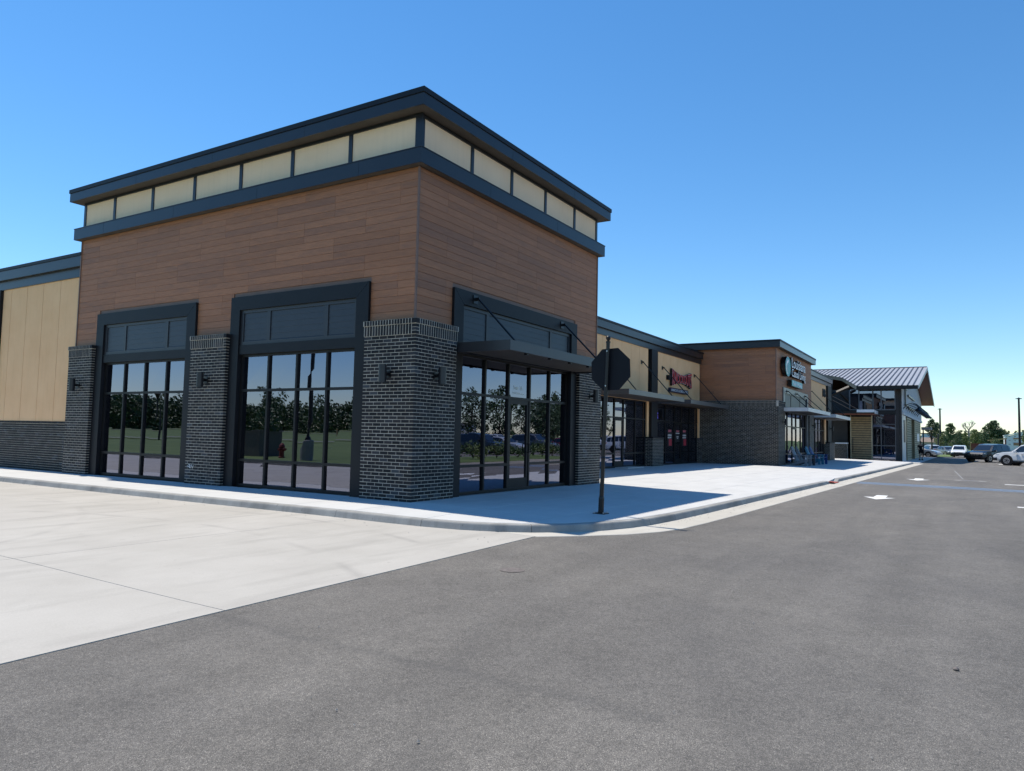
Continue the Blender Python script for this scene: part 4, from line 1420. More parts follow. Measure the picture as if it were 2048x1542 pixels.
# slatted screen: every slat by itself
sc = part(T, 'slat_screen', MB().box(GX - .14, GX - .08, -1.86, -1.79, -.15, 3.62).box(GX - .14, GX - .08, -.19, -.12, -.15, 3.62), 'slat_pale')
part(T, 'screen_back', MB().box(GX - .05, GX + .02, -1.86, -.12, -.15, 3.62), 'far_wall', sc)
for i in range(18):
    z = -.12 + i * .203
    part(T, 'slat', MB().box(GX - .13, GX - .07, -1.79, -.19, z, z + .15), 'slat_wood', sc)
part(T, 'screen_handle', MB().tube([(GX - .2, -.32, .35), (GX - .2, -.32, 1.7)], .03, 6), 'black_paint', sc)
# entrance canopy with pale board edge and the low wall with white coping
part(T, 'canopy', MB().box(57.8, 60.0, -2.25, 2.6, 3.72, 3.95), 'bronze')
part(T, 'canopy_edge', MB().box(57.72, 57.79, -2.25, -.9, 3.82, 4.05).box(57.8, 60.0, -2.33, -2.26, 3.72, 3.98), 'white_board')
part(T, 'canopy_soffit', MB().box(57.85, 59.95, -2.2, 2.55, 3.66, 3.715), 'soffit_wood')
lowc = part(T, 'low_wall', MB().box(59.2, 59.5, .05, 1.2, -.2, 1.12), 'mortar')
B = Bricks()
face_bricks(B, Fac(59.2, 0, (0, 1), (-1, 0)), .05, 1.2, .008, -.16, 1.1, 0)
B.build(T, lowc, 0)
part(T, 'coping', MB().box(59.15, 59.55, 0, 1.25, 1.125, 1.22), 'white_board')
part(T, 'post', MB().box(57.4, 57.7, 1.0, 1.3, -.2, 6.3), 'bronze')
part(T, 'brace', MB().tube([(57.5, 1.1, 5.3), (57.9, -.3, 6.0)], .14, 4), 'bronze')
part(T, 'brace', MB().tube([(60.1, -.2, 4.6), (60.0, .7, 5.6)], .08, 4), 'bronze')
for k in (.2, .8):
    part(T, 'tie_rod', MB().tube([(60.0, 1.6 + k, 5.6), (58.0, -1.3 + k, 4.0)], .025, 6), 'black_paint')
# pale gable front with the bell lamps, brick-like slat piers and doors
gf = MB()
gf.prism([(GX + .25, GY, 3.95), (GX + .25, GY, 6.0), (RX, GY, 8.85), (92, GY, 6.1), (92, GY, 3.95)], (0, .3, 0))
part(T, 'gable_wall', gf, 'white_board')
for i in range(24):
    x = GX + .5 + i * 1.25
    zt_ = min(rz_left(x), RZ - (x - RX) * .177) - .3
    part(T, 'batten', MB().box(x, x + .1, GY - .03, GY - .001, 3.98, zt_), 'white_board')
part(T, 'lintel', MB().box(GX + .25, 91, GY - .12, GY + .2, 3.72, 3.95), 'white_board')
part(T, 'front_panel', MB().box(GX + .25, 64.5, GY, GY + .3, -.3, 3.71), 'galv_panel')
part(T, 'menu_board', MB().box(61.8, 64.2, GY - .06, GY - .01, 1.35, 3.3), 'navy_blue')
for a, b, m in ((64.7, 66.2, 'slat_wood'), (73.0, 75.4, 'slat_wood'), (85.5, 91, 'slat_pale')):
    pass
for x0, x1 in ((65.2, 71.6), (76.5, 87.8)):
    p = part(T, 'slat_pier', MB().box(x0, x1, GY + .05, GY + .4, -.35, 3.71), 'far_wall')
    for i in range(18):
        z = -.28 + i * .222
        part(T, 'slat', MB().box(x0 + .05, x1 - .05, GY - .04, GY + .045, z, z + .165), 'slat_pale', p)
    part(T, 'frame', MB().box(x0 - .35, x0 - .01, GY - .06, GY + .35, -.35, 3.7), 'slat_wood', p)
    part(T, 'frame', MB().box(x1 + .01, x1 + .3, GY - .06, GY + .35, -.35, 3.7), 'slat_wood', p)
part(T, 'doorway', MB().box(72.0, 76.1, GY + .6, GY + .7, -.35, 3.7), 'black_paint')
part(T, 'notice', MB().box(80.5, 84.5, GY - .09, GY - .05, 1.5, 2.35), 'letter_white')
# raised outline sign on the gable
sg = thing('wall_sign', 'pale outlined logo sign on the gable of the end building', 'sign', (66, GY - .05, 4.7))
part(sg, 'outline', MB().box(62.4, 66.2, GY - .16, GY - .06, 4.62, 4.74).box(62.4, 62.7, GY - .16, GY - .06, 4.75, 6.2).box(62.71, 64.8, GY - .16, GY - .06, 6.05, 6.2), 'siding_blue')
part(sg, 'bar', MB().box(66.5, 76.0, GY - .16, GY - .06, 5.62, 5.78).box(66.5, 75.0, GY - .16, GY - .06, 4.5, 4.66), 'siding_blue')
for i in range(9):                      # gooseneck lamps
    x = 61.8 + i * 2.6
    z = 4.32
    t = thing('gooseneck_lamp', 'black gooseneck lamp over the end building front, %s from the near corner' % ('first', 'second', 'third', 'fourth', 'fifth', 'sixth', 'seventh', 'eighth', 'ninth')[i], 'lamp', (x, GY, z), 0, 'gooseneck lamps on the gabled building')
    arm = MB().tube([(x, GY - .01, z), (x, GY - .25, z + .32), (x, GY - .7, z + .46), (x, GY - 1.05, z + .34), (x, GY - 1.15, z + .08)], .035, 6)
    part(t, 'arm', arm, 'black_paint')
    sh = MB().lathe([(.34, -.26), (.30, -.16), (.14, -.04), (.06, .08)], (x, GY - 1.15, z), 14)
    part(t, 'shade', sh, 'black_paint')
    part(t, 'wall_plate', MB().box(x - .09, x + .09, GY - .05, GY - .002, z - .09, z + .09), 'black_paint')

# ------------------------------------------------------------------ stop sign seen from behind
ss = thing('stop_sign', 'back of a black octagonal stop sign on a leaning black post', 'sign', (1.30, -3.27, zs(1.3, -3.27)))
T = ss
b0 = Vector((1.30, -3.27, zs(1.3, -3.27)))
tp = Vector((1.255, -3.395, 3.07))
dr = (tp - b0).normalized()
def along(z): return b0 + dr * ((z - b0.z) / dr.z)
post = MB()
def ptube(z0, z1, r, n=12): post.tube([along(z0), along(z1)], r, n)
ptube(b0.z + .012, b0.z + .26, .052, 8)
post.tube([along(b0.z + .26), along(b0.z + .30), along(b0.z + .31)], [.052, .045, .038], 10)
post.tube([along(b0.z + .31), along(.90)], [.040, .034], 10)
post.tube([along(.90), along(.92), along(.94)], [.040, .042, .034], 12)
post.tube([along(.94), along(2.97)], .0335, 12)
post.tube([along(2.97), along(3.0)], .041, 12)
part(T, 'post', post, 'black_paint')
part(T, 'base_plate', MB().box(b0.x - .11, b0.x + .11, b0.y - .11, b0.y + .11, b0.z - .004, b0.z + .012), 'black_paint')
fin = MB()
c = along(3.055)
fin.lathe([(.018, -.06), (.022, -.045), (.030, -.03), (.042, -.008), (.044, .008), (.034, .030), (.014, .043), (.001, .045)], c, 14)
part(T, 'finial', fin, 'black_paint', smooth=True)
cen = along(2.50) + Vector((.055, -.045, 0))
R8 = .405
pts = []
for i in range(8):
    a = math.pi / 8 + i * math.pi / 4
    pts.append((cen.x, cen.y + R8 * math.cos(a), cen.z + R8 * math.sin(a)))
rot8 = Matrix.Rotation(math.radians(-2.2), 3, 'X')
pts = [tuple(Vector(cen) + rot8 @ (Vector(p) - Vector(cen))) for p in pts]
plate = MB().prism(pts, (.004, 0, 0))
part(T, 'sign_plate', plate, 'black_sign')
mat('stop_red', (.42, .012, .02), .4)
fr_ = [tuple(Vector(p) + Vector((.0045, 0, 0))) for p in pts]
face = part(T, 'sign_face', MB().prism(fr_, (.001, 0, 0)), 'stop_red')
letters(T, Fac(cen.x + .0056, cen.y, (0, 1), (1, 0)), 'STOP', -.24, .24, cen.z - .12, cen.z + .12, .0005, .001, 'letter_white', 'letter_white', None, False, .01, 'lettering')
for z in (2.82, 2.20):
    c = along(z)
    part(T, 'bolt', MB().tube([c + Vector((-.033, 0, 0)), c + Vector((-.043, 0, 0))], .013, 8), 'bolt_steel')
for dx, dy in ((-.085, -.085), (.085, -.085), (-.085, .085), (.085, .085)):
    part(T, 'bolt', MB().tube([b0 + Vector((dx, dy, .012)), b0 + Vector((dx, dy, .03))], .012, 6), 'bolt_steel')

# ------------------------------------------------------------------ adirondack chairs in front of the furniture shop
def chair_mesh(t, m):
    """local frame: faces -y, centre of the footprint at the origin"""
    w = .36
    def P(name, mb, mm=None): return obj(name, mb, mm or m, t)
    for s in (-1, 1):
        P('front_leg', MB().box(s * w - .022, s * w + .022, -.42, -.28, 0, .56))
        P('arm', MB().box(s * w - .075, s * w + .075, -.46, .34, .565, .595))
        r = MB()
        r.prism([(s * (w - .05) - .018, -.38, .27), (s * (w - .05) - .018, -.38, .40), (s * (w - .05) - .018, .44, .10), (s * (w - .05) - .018, .50, .0), (s * (w - .05) - .018, .38, .0)], (.036, 0, 0))
        P('side_rail', r)
        P('arm_brace', MB().box(s * w - .02, s * w + .02, .20, .26, .20, .56))
    for i in range(6):
        y = -.40 + i * .098
        z = .41 - (y + .40) * .33
        sl = MB().prism([(-w, y, z), (-w, y + .085, z - .028), (-w, y + .085, z - .006), (-w, y, z + .022)], (2 * w, 0, 0))
        P('seat_slat', sl)
    for i in range(5):
        x = (i - 2) * .118
        top = 1.06 - abs(i - 2) ** 2 * .03
        bk = MB().prism([(x - .052, .17, .26), (x - .052, .19, .26), (x - .052, .52, top), (x - .052, .50, top)], (.104, 0, 0))
        P('back_slat', bk)
    for z, yy in ((.55, .31), (.85, .43)):
        P('back_rail', MB().box(-.29, .29, yy + .015, yy + .05, z, z + .06))
    P('price_tag', MB().box(-w - .03, -w - .024, -.38, -.32, .36, .46), 'letter_white')
for nm, c, x, y, lab in (('chair_grey', (.20, .215, .24), 32.35, -1.02, 'light grey adirondack chair nearest the brick pier'),
                         ('chair_slate', (.055, .062, .075), 33.35, -1.06, 'slate grey adirondack chair second from the brick pier'),
                         ('chair_teal', (.02, .16, .26), 36.2, -1.08, 'teal adirondack chair beside the blue one'),
                         ('chair_blue', (.012, .055, .22), 37.25, -1.12, 'deep blue adirondack chair furthest along the shop front')):
    mat(nm, c, .5)
    t = thing('adirondack_chair', lab, 'chair', (x, y, zs(x, y) + .003), math.radians(-6), 'adirondack chairs outside the furniture shop')
    chair_mesh(t, nm)

# ------------------------------------------------------------------ vehicles
def loft(sections, closed_ends=True):
    mb = MB()
    n = len(sections[0])
    vs = [p for s in sections for p in s]
    fs = []
    for i in range(len(sections) - 1):
        for j in range(n):
            j2 = (j + 1) % n
            fs.append((i * n + j, i * n + j2, (i + 1) * n + j2, (i + 1) * n + j))
    fs.append(tuple(reversed(range(n))))
    fs.append(tuple(range((len(sections) - 1) * n, len(sections) * n)))
    return mb.add(vs, fs)

def car(label, cat, paint, loc, rotz, style='suv', k=1.0, group=None, trimcol='black_paint'):
    """local frame: nose to +x, wheels on z = 0"""
    t = thing('parked_car', label, cat, loc, rotz, group)
    if style == 'suv':
        L, W, H, wb, wr = 4.65, .94, 1.70, 2.70, .37
        prof = [(-2.30, .62, .98, .98), (-2.24, .42, 1.02, 1.10), (-2.05, .34, 1.05, 1.56), (-1.7, .30, 1.05, 1.66), (-.6, .28, 1.03, 1.70), (.15, .28, 1.01, 1.66), (.45, .28, 1.0, 1.58), (1.10, .28, 1.02, 1.06), (1.75, .30, .98, 1.0), (2.15, .36, .86, .89), (2.33, .44, .72, .74)]
    else:
        L, W, H, wb, wr = 4.5, .90, 1.45, 2.65, .33
        prof = [(-2.22, .55, .86, .87), (-2.1, .38, .92, .98), (-1.75, .30, .95, 1.06), (-1.15, .26, .94, 1.38), (-.5, .24, .93, 1.44), (.2, .24, .92, 1.40), (.45, .24, .91, 1.32), (1.08, .24, .92, .95), (1.7, .27, .84, .86), (2.1, .33, .72, .75), (2.26, .42, .60, .62)]
    secs = []
    def ring(x, zb, zl, zt):
        e = abs(x) / 2.33
        w = W * (1 - .10 * e ** 4)
        wt = w * (.78 if zt - zl > .25 else .90 if zt - zl > .07 else .94)
        return [(x, -w * .90, zb), (x, -w, zb + .18), (x, -w, (zb + zl) / 2 + .08), (x, -w * .965, zl), (x, -wt, zt - .04), (x, -wt * .82, zt),
                (x, wt * .82, zt), (x, wt, zt - .04), (x, w * .965, zl), (x, w, (zb + zl) / 2 + .08), (x, w, zb + .18), (x, w * .90, zb)]
    secs = [ring(*p) for p in prof]
    def P(name, mb, m, par=None, smooth=False): return obj(name, mb, m, par or t, smooth=smooth)
    body = P('body', loft(secs), paint)
    P('sill_cladding', MB().box(-1.9, 1.9, -W - .012, W + .012, .24, .36), trimcol)
    P('bumper', loft([[(x, y * s, z) for (y, z) in ((-.85, .36), (-.88, .5), (-.86, .60), (.86, .60), (.88, .5), (.85, .36))] for x, s in ((2.05, 1.03), (2.30, .98), (2.36, .90))]), trimcol if style == 'suv' else paint)
    # glass: side windows and screens follow the lofted cabin, a little proud
    def lerp(a, b, f): return tuple(a[i] + (b[i] - a[i]) * f for i in range(3))
    idx = [i for i, p in enumerate(prof) if p[3] - p[2] > .25]
    i0, i1 = idx[0], idx[-1]
    for side, (jl, jt) in ((-1, (3, 4)), (1, (8, 7))):
        segs = list(range(i0, i1))
        for i in segs:
            a0, a1 = secs[i][jl], secs[i][jt]
            b0, b1 = secs[i + 1][jl], secs[i + 1][jt]
            q = [lerp(a0, a1, .10), lerp(b0, b1, .10), lerp(b0, b1, .90), lerp(a0, a1, .90)]
            q = [lerp(q[0], q[1], .03), lerp(q[0], q[1], .97), lerp(q[3], q[2], .97), lerp(q[3], q[2], .03)]
            q = [(x, y + side * .008, z + .002) for x, y, z in q]
            P('side_window', MB().prism(q, (0, side * .004, 0)), 'car_glass')
        # front quarter glass
        a0, a1 = secs[i1][jl], secs[i1][jt]
        b0, b1 = secs[i1 + 1][jl], secs[i1 + 1][jt]
        q = [lerp(a0, a1, .10), lerp(b0, a0, .35), lerp(a0, a1, .88)]
        q = [(x, y + side * .010, z + .012) for x, y, z in q]
        P('side_window', MB().prism(q, (0, side * .004, 0)), 'car_glass')
    a, b = secs[i1], secs[i1 + 1]
    q = [lerp(a[5], b[5], .06), lerp(a[6], b[6], .06), lerp(a[6], b[6], .93), lerp(a[5], b[5], .93)]
    P('windscreen', MB().prism([(x + .006, y, z + .012) for x, y, z in q], (.003, 0, .005)), 'car_glass')
    a, b = secs[i0], secs[i0 - 1]
    q = [lerp(a[5], b[5], .08), lerp(a[6], b[6], .08), lerp(a[6], b[6], .85), lerp(a[5], b[5], .85)]
    P('rear_window', MB().prism([(x - .012, y, z + .006) for x, y, z in q], (-.005, 0, .003)), 'car_glass')
    for s in (-1, 1):
        zf = .80 if style == 'suv' else .66
        P('headlight', MB().prism([(2.02, s * .60, zf - .07), (2.02, s * .86, zf - .04), (1.90, s * .90, zf + .06), (2.02, s * .60, zf + .06)], (.20, -s * .02, -.015)), 'lamp_clear')
        P('tail_light', MB().box(-2.30, -2.12, s * .66, s * .88, .80 if style != 'suv' else .92, .94 if style != 'suv' else 1.10), 'tail_red')
        P('door_mirror', MB().box(.62, .80, s * (W + .02), s * (W + .20), .99, 1.13), paint)
        for xd in (-.75, .25):
            P('door_handle', MB().box(xd - .10, xd + .08, s * (W + .0), s * (W + .035), .84, .87), trimcol)
        for xd in (.62, -.42):
            P('door_gap', MB().box(xd - .004, xd + .004, s * (W - .01), s * (W + .004), .40, .93), trimcol)
    gr = P('grille', MB().box(2.26, 2.345, -.52, .52, .60 if style == 'suv' else .5, .74 if style == 'suv' else .58), 'black_paint')
    for g in range(7):
        P('grille_bar', MB().box(2.346, 2.352, -.46 + g * .145, -.41 + g * .145, .61 if style == 'suv' else .51, .73 if style == 'suv' else .57), 'alloy', gr)
    P('number_plate', MB().box(-2.325, -2.30, -.26, .26, .66, .78), 'letter_white')
    for x in (-wb / 2, wb / 2):
        for s in (-1, 1):
            P('wheel_arch', MB().tube([(x, s * (W - .30), wr + .02), (x, s * (W + .006), wr + .02)], wr + .065, 20), 'black_paint')
            wh = P('tyre', MB().tube([(x, s * (W - .22), wr), (x, s * (W - .19), wr), (x, s * (W - .03), wr), (x, s * (W + .012), wr)], [wr - .03, wr, wr, wr - .04], 20), 'tyre')
            P('rim', MB().tube([(x, s * (W - .05), wr), (x, s * (W + .016), wr)], wr * .62, 14), 'alloy', wh)
            P('hub', MB().tube([(x, s * (W + .0), wr), (x, s * (W + .024), wr)], wr * .16, 8), 'black_paint', wh)
            for sp in range(5):
                an = sp * 2 * math.pi / 5
                c0 = (x + .33 * wr * math.cos(an + .63), wr + .33 * wr * math.sin(an + .63))
                P('spoke_gap', MB().tube([(c0[0], s * (W + .0), c0[1]), (c0[0], s * (W + .020), c0[1])], wr * .13, 5), 'black_paint', wh)
    t.scale = (k, k, k)
    return t
def paint(nm, c):
    return mat(nm, c, .32, .0, .5, .03, 1.0, coat=.8).name
P_WHITE = paint('car_white', (.70, .72, .73)); P_BLACK = paint('car_black', (.007, .008, .011)); P_SILVER = paint('car_silver', (.42, .44, .46))
P_RED = paint('car_red', (.30, .015, .02)); P_BLUE = paint('car_blue', (.02, .05, .16)); P_GREY = paint('car_grey', (.10, .105, .11))
def gz(x, y): return zr(x, min(y, -5)) + .004
WX, WY = 62.1, -12.9
car('white SUV at the right edge turning across the lane', 'car', P_WHITE, (60.4, -13.15, gz(60, -12)), math.radians(66), 'suv', 1.03)
car('black SUV facing the viewer left of the white SUV', 'car', P_BLACK, (72.6, -10.55, gz(72, -11)), math.radians(148), 'suv', 1.02)
car('white hatchback facing the viewer partly behind the black SUV', 'car', P_WHITE, (104, -7.95, gz(104, -8)), math.radians(176), 'suv', .94)
car('dark grey sedan parked by the grass near the tall lamp pole', 'car', P_GREY, (118, -6.3, gz(118, -6)), math.radians(205), 'sedan', 1.0)
car('silver hatchback with red tail lights beyond the doorway', 'car', P_SILVER, (122, -3.95, gz(122, -5)), math.radians(20), 'suv', .95)
car('pale blue grey sedan just right of the standing person', 'car', P_SILVER, (96, -3.75, gz(96, -5)), math.radians(250), 'sedan', 1.0)
lot = [(38, -24, 88, 'suv', P_BLACK, 'black'), (41.5, -24, 92, 'sedan', P_SILVER, 'silver'), (47, -24, 90, 'suv', P_GREY, 'grey'), (52.5, -24, 270, 'sedan', P_RED, 'red'), (58, -24, 88, 'suv', P_WHITE, 'white'), (61, -24, 91, 'suv', P_BLUE, 'blue'), (69, -24, 90, 'suv', P_BLACK, 'black'), (75, -24, 268, 'sedan', P_WHITE, 'white'), (80.5, -24, 90, 'suv', P_GREY, 'grey'), (45, -34, 90, 'sedan', P_WHITE, 'white'), (56, -34, 90, 'suv', P_SILVER, 'silver'), (66, -34, 90, 'suv', P_BLUE, 'blue'), (83, -36, 90, 'suv', P_WHITE, 'white')]
ordn = ['first', 'second', 'third', 'fourth', 'fifth', 'sixth', 'seventh', 'eighth', 'ninth', 'tenth', 'eleventh', 'twelfth', 'thirteenth']
for i, (x, y, a, st_, pt, cn) in enumerate(lot):
    row = 'near' if y > -30 else 'back'
    car('%s %s, %s vehicle counted along the rows of the car park across the lane' % (cn, 'SUV' if st_ == 'suv' else 'sedan', ordn[i]), 'car', pt, (x, y, gz(x, y)), math.radians(a), st_, 1.0, 'cars in the car park across the lane')

# ------------------------------------------------------------------ person standing by the far doorway
def skin(name, verts, edges, radii, m, parent, sub=1):
    me = bpy.data.meshes.new(name)
    me.from_pydata(verts, edges, [])
    o = bpy.data.objects.new(name, me)
    COL.objects.link(o)
    o.modifiers.new('skin', 'SKIN')
    for i, r in enumerate(radii):
        sv = me.skin_vertices[0].data[i]
        sv.radius = (r, r) if not isinstance(r, tuple) else r
        sv.use_root = (i == 0)
    sb = o.modifiers.new('sub', 'SUBSURF')
    sb.levels = sub; sb.render_levels = sub
    bpy.context.view_layer.update()
    dg = bpy.context.evaluated_depsgraph_get()
    new = bpy.data.meshes.new_from_object(o.evaluated_get(dg))
    bpy.data.objects.remove(o)
    new.name = name
    new.materials.clear()
    new.materials.append(MATS[m])
    for p in new.polygons: p.use_smooth = True; p.material_index = 0
    r = bpy.data.objects.new(name, new)
    link(r, parent)
    return r
px, py = 70.0, -5.04
pz = zr(px, -6) + .025 + .02 * max(0, min(1.2, py + 5.6))
per = thing('person', 'person in black shirt, shorts and cap standing outside the end building', 'person', (px, py, pz), math.radians(200))
V = [(0, 0, .93), (0, 0, 1.10), (0, 0, 1.28), (0, 0, 1.44), (0, .0, 1.52), (.01, 0, 1.60), (.02, 0, 1.70),
     (0, .10, .90), (.02, .11, .50), (-.01, .12, .09), (.10, .13, .04),
     (0, -.10, .90), (.04, -.11, .50), (.01, -.12, .09), (.12, -.13, .04),
     (0, .20, 1.42), (-.02, .25, 1.15), (.06, .24, .92), (0, -.20, 1.42), (-.02, -.25, 1.15), (.08, -.23, .93)]
E_ = [(0, 1), (1, 2), (2, 3), (3, 4), (4, 5), (5, 6), (0, 7), (7, 8), (8, 9), (9, 10), (0, 11), (11, 12), (12, 13), (13, 14), (3, 15), (15, 16), (16, 17), (3, 18), (18, 19), (19, 20)]
Rr = [.13, .12, .14, .13, .055, .075, .085, .09, .058, .042, .035, .09, .058, .042, .035, .055, .043, .033, .055, .043, .033]
skin('body', V, E_, Rr, 'skin', per)
skin('shirt', [V[0], V[1], V[2], V[3], V[15], (-.015, .235, 1.24), V[18], (-.015, -.235, 1.24)], [(0, 1), (1, 2), (2, 3), (3, 4), (4, 5), (3, 6), (6, 7)], [.165, .150, .165, .145, .082, .075, .082, .075], 'cloth_black', per)
skin('shorts', [(0, 0, .95), V[7], (.015, .115, .58), V[11], (.03, -.115, .58)], [(0, 1), (1, 2), (0, 3), (3, 4)], [.155, .115, .095, .115, .095], 'cloth_black', per)
for k in (9, 13):
    x, y, z = V[k]
    obj('shoe', MB().prism([(x - .07, y - .045, .0), (x + .20, y - .045, .0), (x + .20, y - .045, .04), (x + .06, y - .045, .10), (x - .07, y - .045, .10)], (0, .09, 0)), 'cloth_black', per)
obj('cap', MB().lathe([(.094, 0), (.098, .03), (.085, .075), (.05, .10), (.001, .11)], (.02, 0, 1.69), 14).prism([(.09, -.07, 1.70), (.21, -.05, 1.69), (.21, .05, 1.69), (.09, .07, 1.70)], (0, 0, .015)), 'cloth_black', per)
for s in (-1, 1):
    hx, hy, hz = (.06, .24, .92) if s > 0 else (.08, -.23, .93)
    for q in range(4):
        obj('finger', MB().tube([(hx - .02 + q * .018, hy, hz - .02), (hx - .015 + q * .018, hy - s * .01, hz - .075), (hx + q * .016, hy - s * .03, hz - .10)], .008, 5), 'skin', per)
    obj('thumb', MB().tube([(hx + .04, hy, hz), (hx + .07, hy - s * .02, hz - .04)], .009, 5), 'skin', per)

# ------------------------------------------------------------------ trees
def leaves(mb, c, r, n, size, rnd):
    for _ in range(n):
        while True:
            p = Vector((rnd.uniform(-1, 1), rnd.uniform(-1, 1), rnd.uniform(-1, 1)))
            if .25 < p.length < 1: break
        p = Vector((c[0] + p.x * r[0], c[1] + p.y * r[1], c[2] + p.z * r[2]))
        a = Vector((rnd.gauss(0, 1), rnd.gauss(0, 1), rnd.gauss(0, 1))).normalized()
        b = a.orthogonal().normalized()
        q = a.cross(b)
        s = size * rnd.uniform(.6, 1.3)
        b = b * s; q = q * s * .62
        mb.add([p - b, p + q, p + b, p - q], [(0, 1, 2, 3)])

def tree(x, y, z, h, w, label, leaf, seed, clumps=44, per=55, trunk=.35, size=None, group=None, lean=0, low=.30, name='tree'):
    rnd = random.Random(seed)
    t = thing(name, label, 'tree', (x, y, z), rnd.uniform(0, 6), group)
    tm = MB()
    top = Vector((lean, 0, h * .78))
    tm.tube([(0, 0, -.3), (lean * .2, 0, h * .25), (lean * .6, 0, h * .5), tuple(top)], [trunk * h * .05, trunk * h * .038, trunk * h * .026, trunk * h * .008], 7)
    cs = []
    for i in range(clumps):
        f = rnd.uniform(low, .97)
        k = (f - low) / (.97 - low)
        env = math.sin(math.pi * min(1, .18 + .78 * k)) ** .7
        an = rnd.uniform(0, 2 * math.pi)
        rad = w / 2 * env * rnd.uniform(.25, 1.0)
        cs.append(Vector((lean * f + rad * math.cos(an), rad * math.sin(an), h * f)))
    for c in cs:
        s = Vector((lean * .5, 0, max(h * .2, c.z * .62)))
        tm.tube([s, s.lerp(c, .5) + Vector((0, 0, h * .02)), c], [trunk * h * .014, trunk * h * .009, trunk * h * .003], 4)
    obj('trunk', tm, 'bark', t)
    cm = MB()
    sz = size or h * .021
    for c in cs:
        rr = w * rnd.uniform(.07, .15)
        leaves(cm, c, (rr, rr, rr * .8), per, sz, rnd)
    core = (lean * .6, 0, h * (low + .97) / 2)
    leaves(cm, core, (w * .40, w * .40, h * (.97 - low) * .42), per * clumps // 3, sz, rnd)
    o = obj('crown', cm, leaf, t)
    return t

GZ = -.5
tree(105, -4.75, -.42, 5.1, 1.9, 'slim young tree beside the end building canopy', 'leaf_dark', 1, 30, 30, .55, .10, low=.58)
tree(220, -1.95, GZ, 7.7, 2.6, 'pale green tree behind the brown roofed house', 'leaf_mid', 2, 40, 48)
tree(128, -5.25, -.45, 3.4, 1.7, 'yellow green sapling around the lamp pole foot', 'leaf_lime', 3, 32, 48, low=.15)
tree(131, -6.6, -.45, 2.0, 1.8, 'low yellow green bush right of the lamp pole', 'leaf_lime', 4, 28, 48, low=.1)
tree(290, -4.0, GZ, 9.0, 4.6, 'full green tree above the grey fence, left of the dark dome roof', 'leaf_mid', 5, 52, 64, low=.12)
tree(240, -6.6, GZ, 4.9, 3.6, 'dark rounded tree in front of the grey fence', 'leaf_dark', 6, 48, 56, low=.1)
tree(262, -8.4, GZ, 5.6, 3.0, 'bright green tree just left of the bare tree', 'leaf_lime', 61, 44, 56, low=.1)
tree(330, -1.9, GZ, 6.9, 3.6, 'distant small tree left of the full green tree', 'leaf_mid', 7, 40, 48)
tree(280, -11.3, GZ, 6.9, 4.2, 'olive green tree just right of the bare tree', 'leaf_lime', 8, 52, 64, low=.12)
tree(310, -14.2, GZ, 8.4, 4.0, 'bluish green tree left of the tallest tree', 'leaf_mid', 9, 48, 64, low=.12)
tree(330, -17.8, GZ, 11.2, 7.6, 'tallest dark green tree beyond the black SUV', 'leaf_dark', 10, 92, 88, low=.14)
tree(236, -15.7, GZ, 3.5, 3.0, 'brownish low tree in front of the red fence', 'leaf_mid', 12, 40, 48, low=.1)
tree(230, -22.6, GZ, 7.0, 3.0, 'leafy tree cut by the right edge above the white SUV', 'leaf_mid', 13, 48, 64, low=.2)
tree(180, -19.6, GZ, 4.0, 1.9, 'lime green shrub in front of the white wrapped building', 'leaf_lime', 14, 36, 56, low=.1)
# bare tree
rnd = random.Random(21)
bt = thing('bare_tree', 'bare leafless grey tree standing tall above the others', 'tree', (300, -9.5, GZ))
bm = MB()
bm.tube([(0, 0, -.3), (.1, .05, 4), (.0, .0, 7.2)], [.42, .34, .26], 7)
mat('bare_bark', (.23, .21, .19), .9)
def branch(p, d, L, r, depth):
    q = p + d * L
    bm.tube([p, p.lerp(q, .5) + Vector((rnd.uniform(-.05, .05), rnd.uniform(-.05, .05), .04)) * L, q], [r, r * .8, r * .6], 4)
    if depth > 0:
        for _ in range(3):
            nd = (d + Vector((rnd.uniform(-.6, .6), rnd.uniform(-.6, .6), rnd.uniform(-.1, .6)))).normalized()
            branch(q, nd, L * rnd.uniform(.6, .8), r * .6, depth - 1)
for i in range(7):
    a = i * .9
    branch(Vector((0, 0, 5.2 + i * .33)), Vector((math.cos(a) * .55, math.sin(a) * .7, .8)).normalized(), 1.45, .13, 3)
obj('trunk', bm, 'bare_bark', bt)

# ------------------------------------------------------------------ buildings, fences and poles of the far background
def simple_house(name, label, x0, x1, y0, y1, z0, z1, zr_, wall_m, roof_m, over=.4):
    t = thing(name, label, 'building', ((x0 + x1) / 2, (y0 + y1) / 2, z0))
    part(t, 'wall', MB().box(x0, x1, y0, y1, z0 - .3, z1), wall_m)
    ym = (y0 + y1) / 2
    xm = (x0 + x1) / 2
    r = MB()
    r.prism([(x0 - over, y0 - over, z1), (xm, y0 - over + 1.2, zr_), (x1 + over, y0 - over, z1)], (0, 0.001, 0)) if False else None
    A, Bc, C_, D = (x0 - over, y0 - over, z1), (x0 - over, y1 + over, z1), (x1 + over, y1 + over, z1), (x1 + over, y0 - over, z1)
    R1, R2 = (xm, y0 + 1.0, zr_), (xm, y1 - 1.0, zr_)
    r.add([A, Bc, C_, D, R1, R2], [(0, 4, 5, 1), (1, 5, 2), (2, 5, 4, 3), (3, 4, 0), (0, 1, 2, 3)])
    rf_ = part(t, 'roof', r, roof_m)
    return t
mat('brown_roof', (.22, .175, .15), .9, 0, .2, .15, 1.0)
mat('beige_wall', (.40, .37, .33), .9)
mat('grey_fence', (.12, .125, .135), .8, 0, .3, .2, .6)
mat('red_fence', (.17, .035, .028), .7)
mat('white_wrap', (.66, .68, .72), .6, 0, .4, .06, .8)
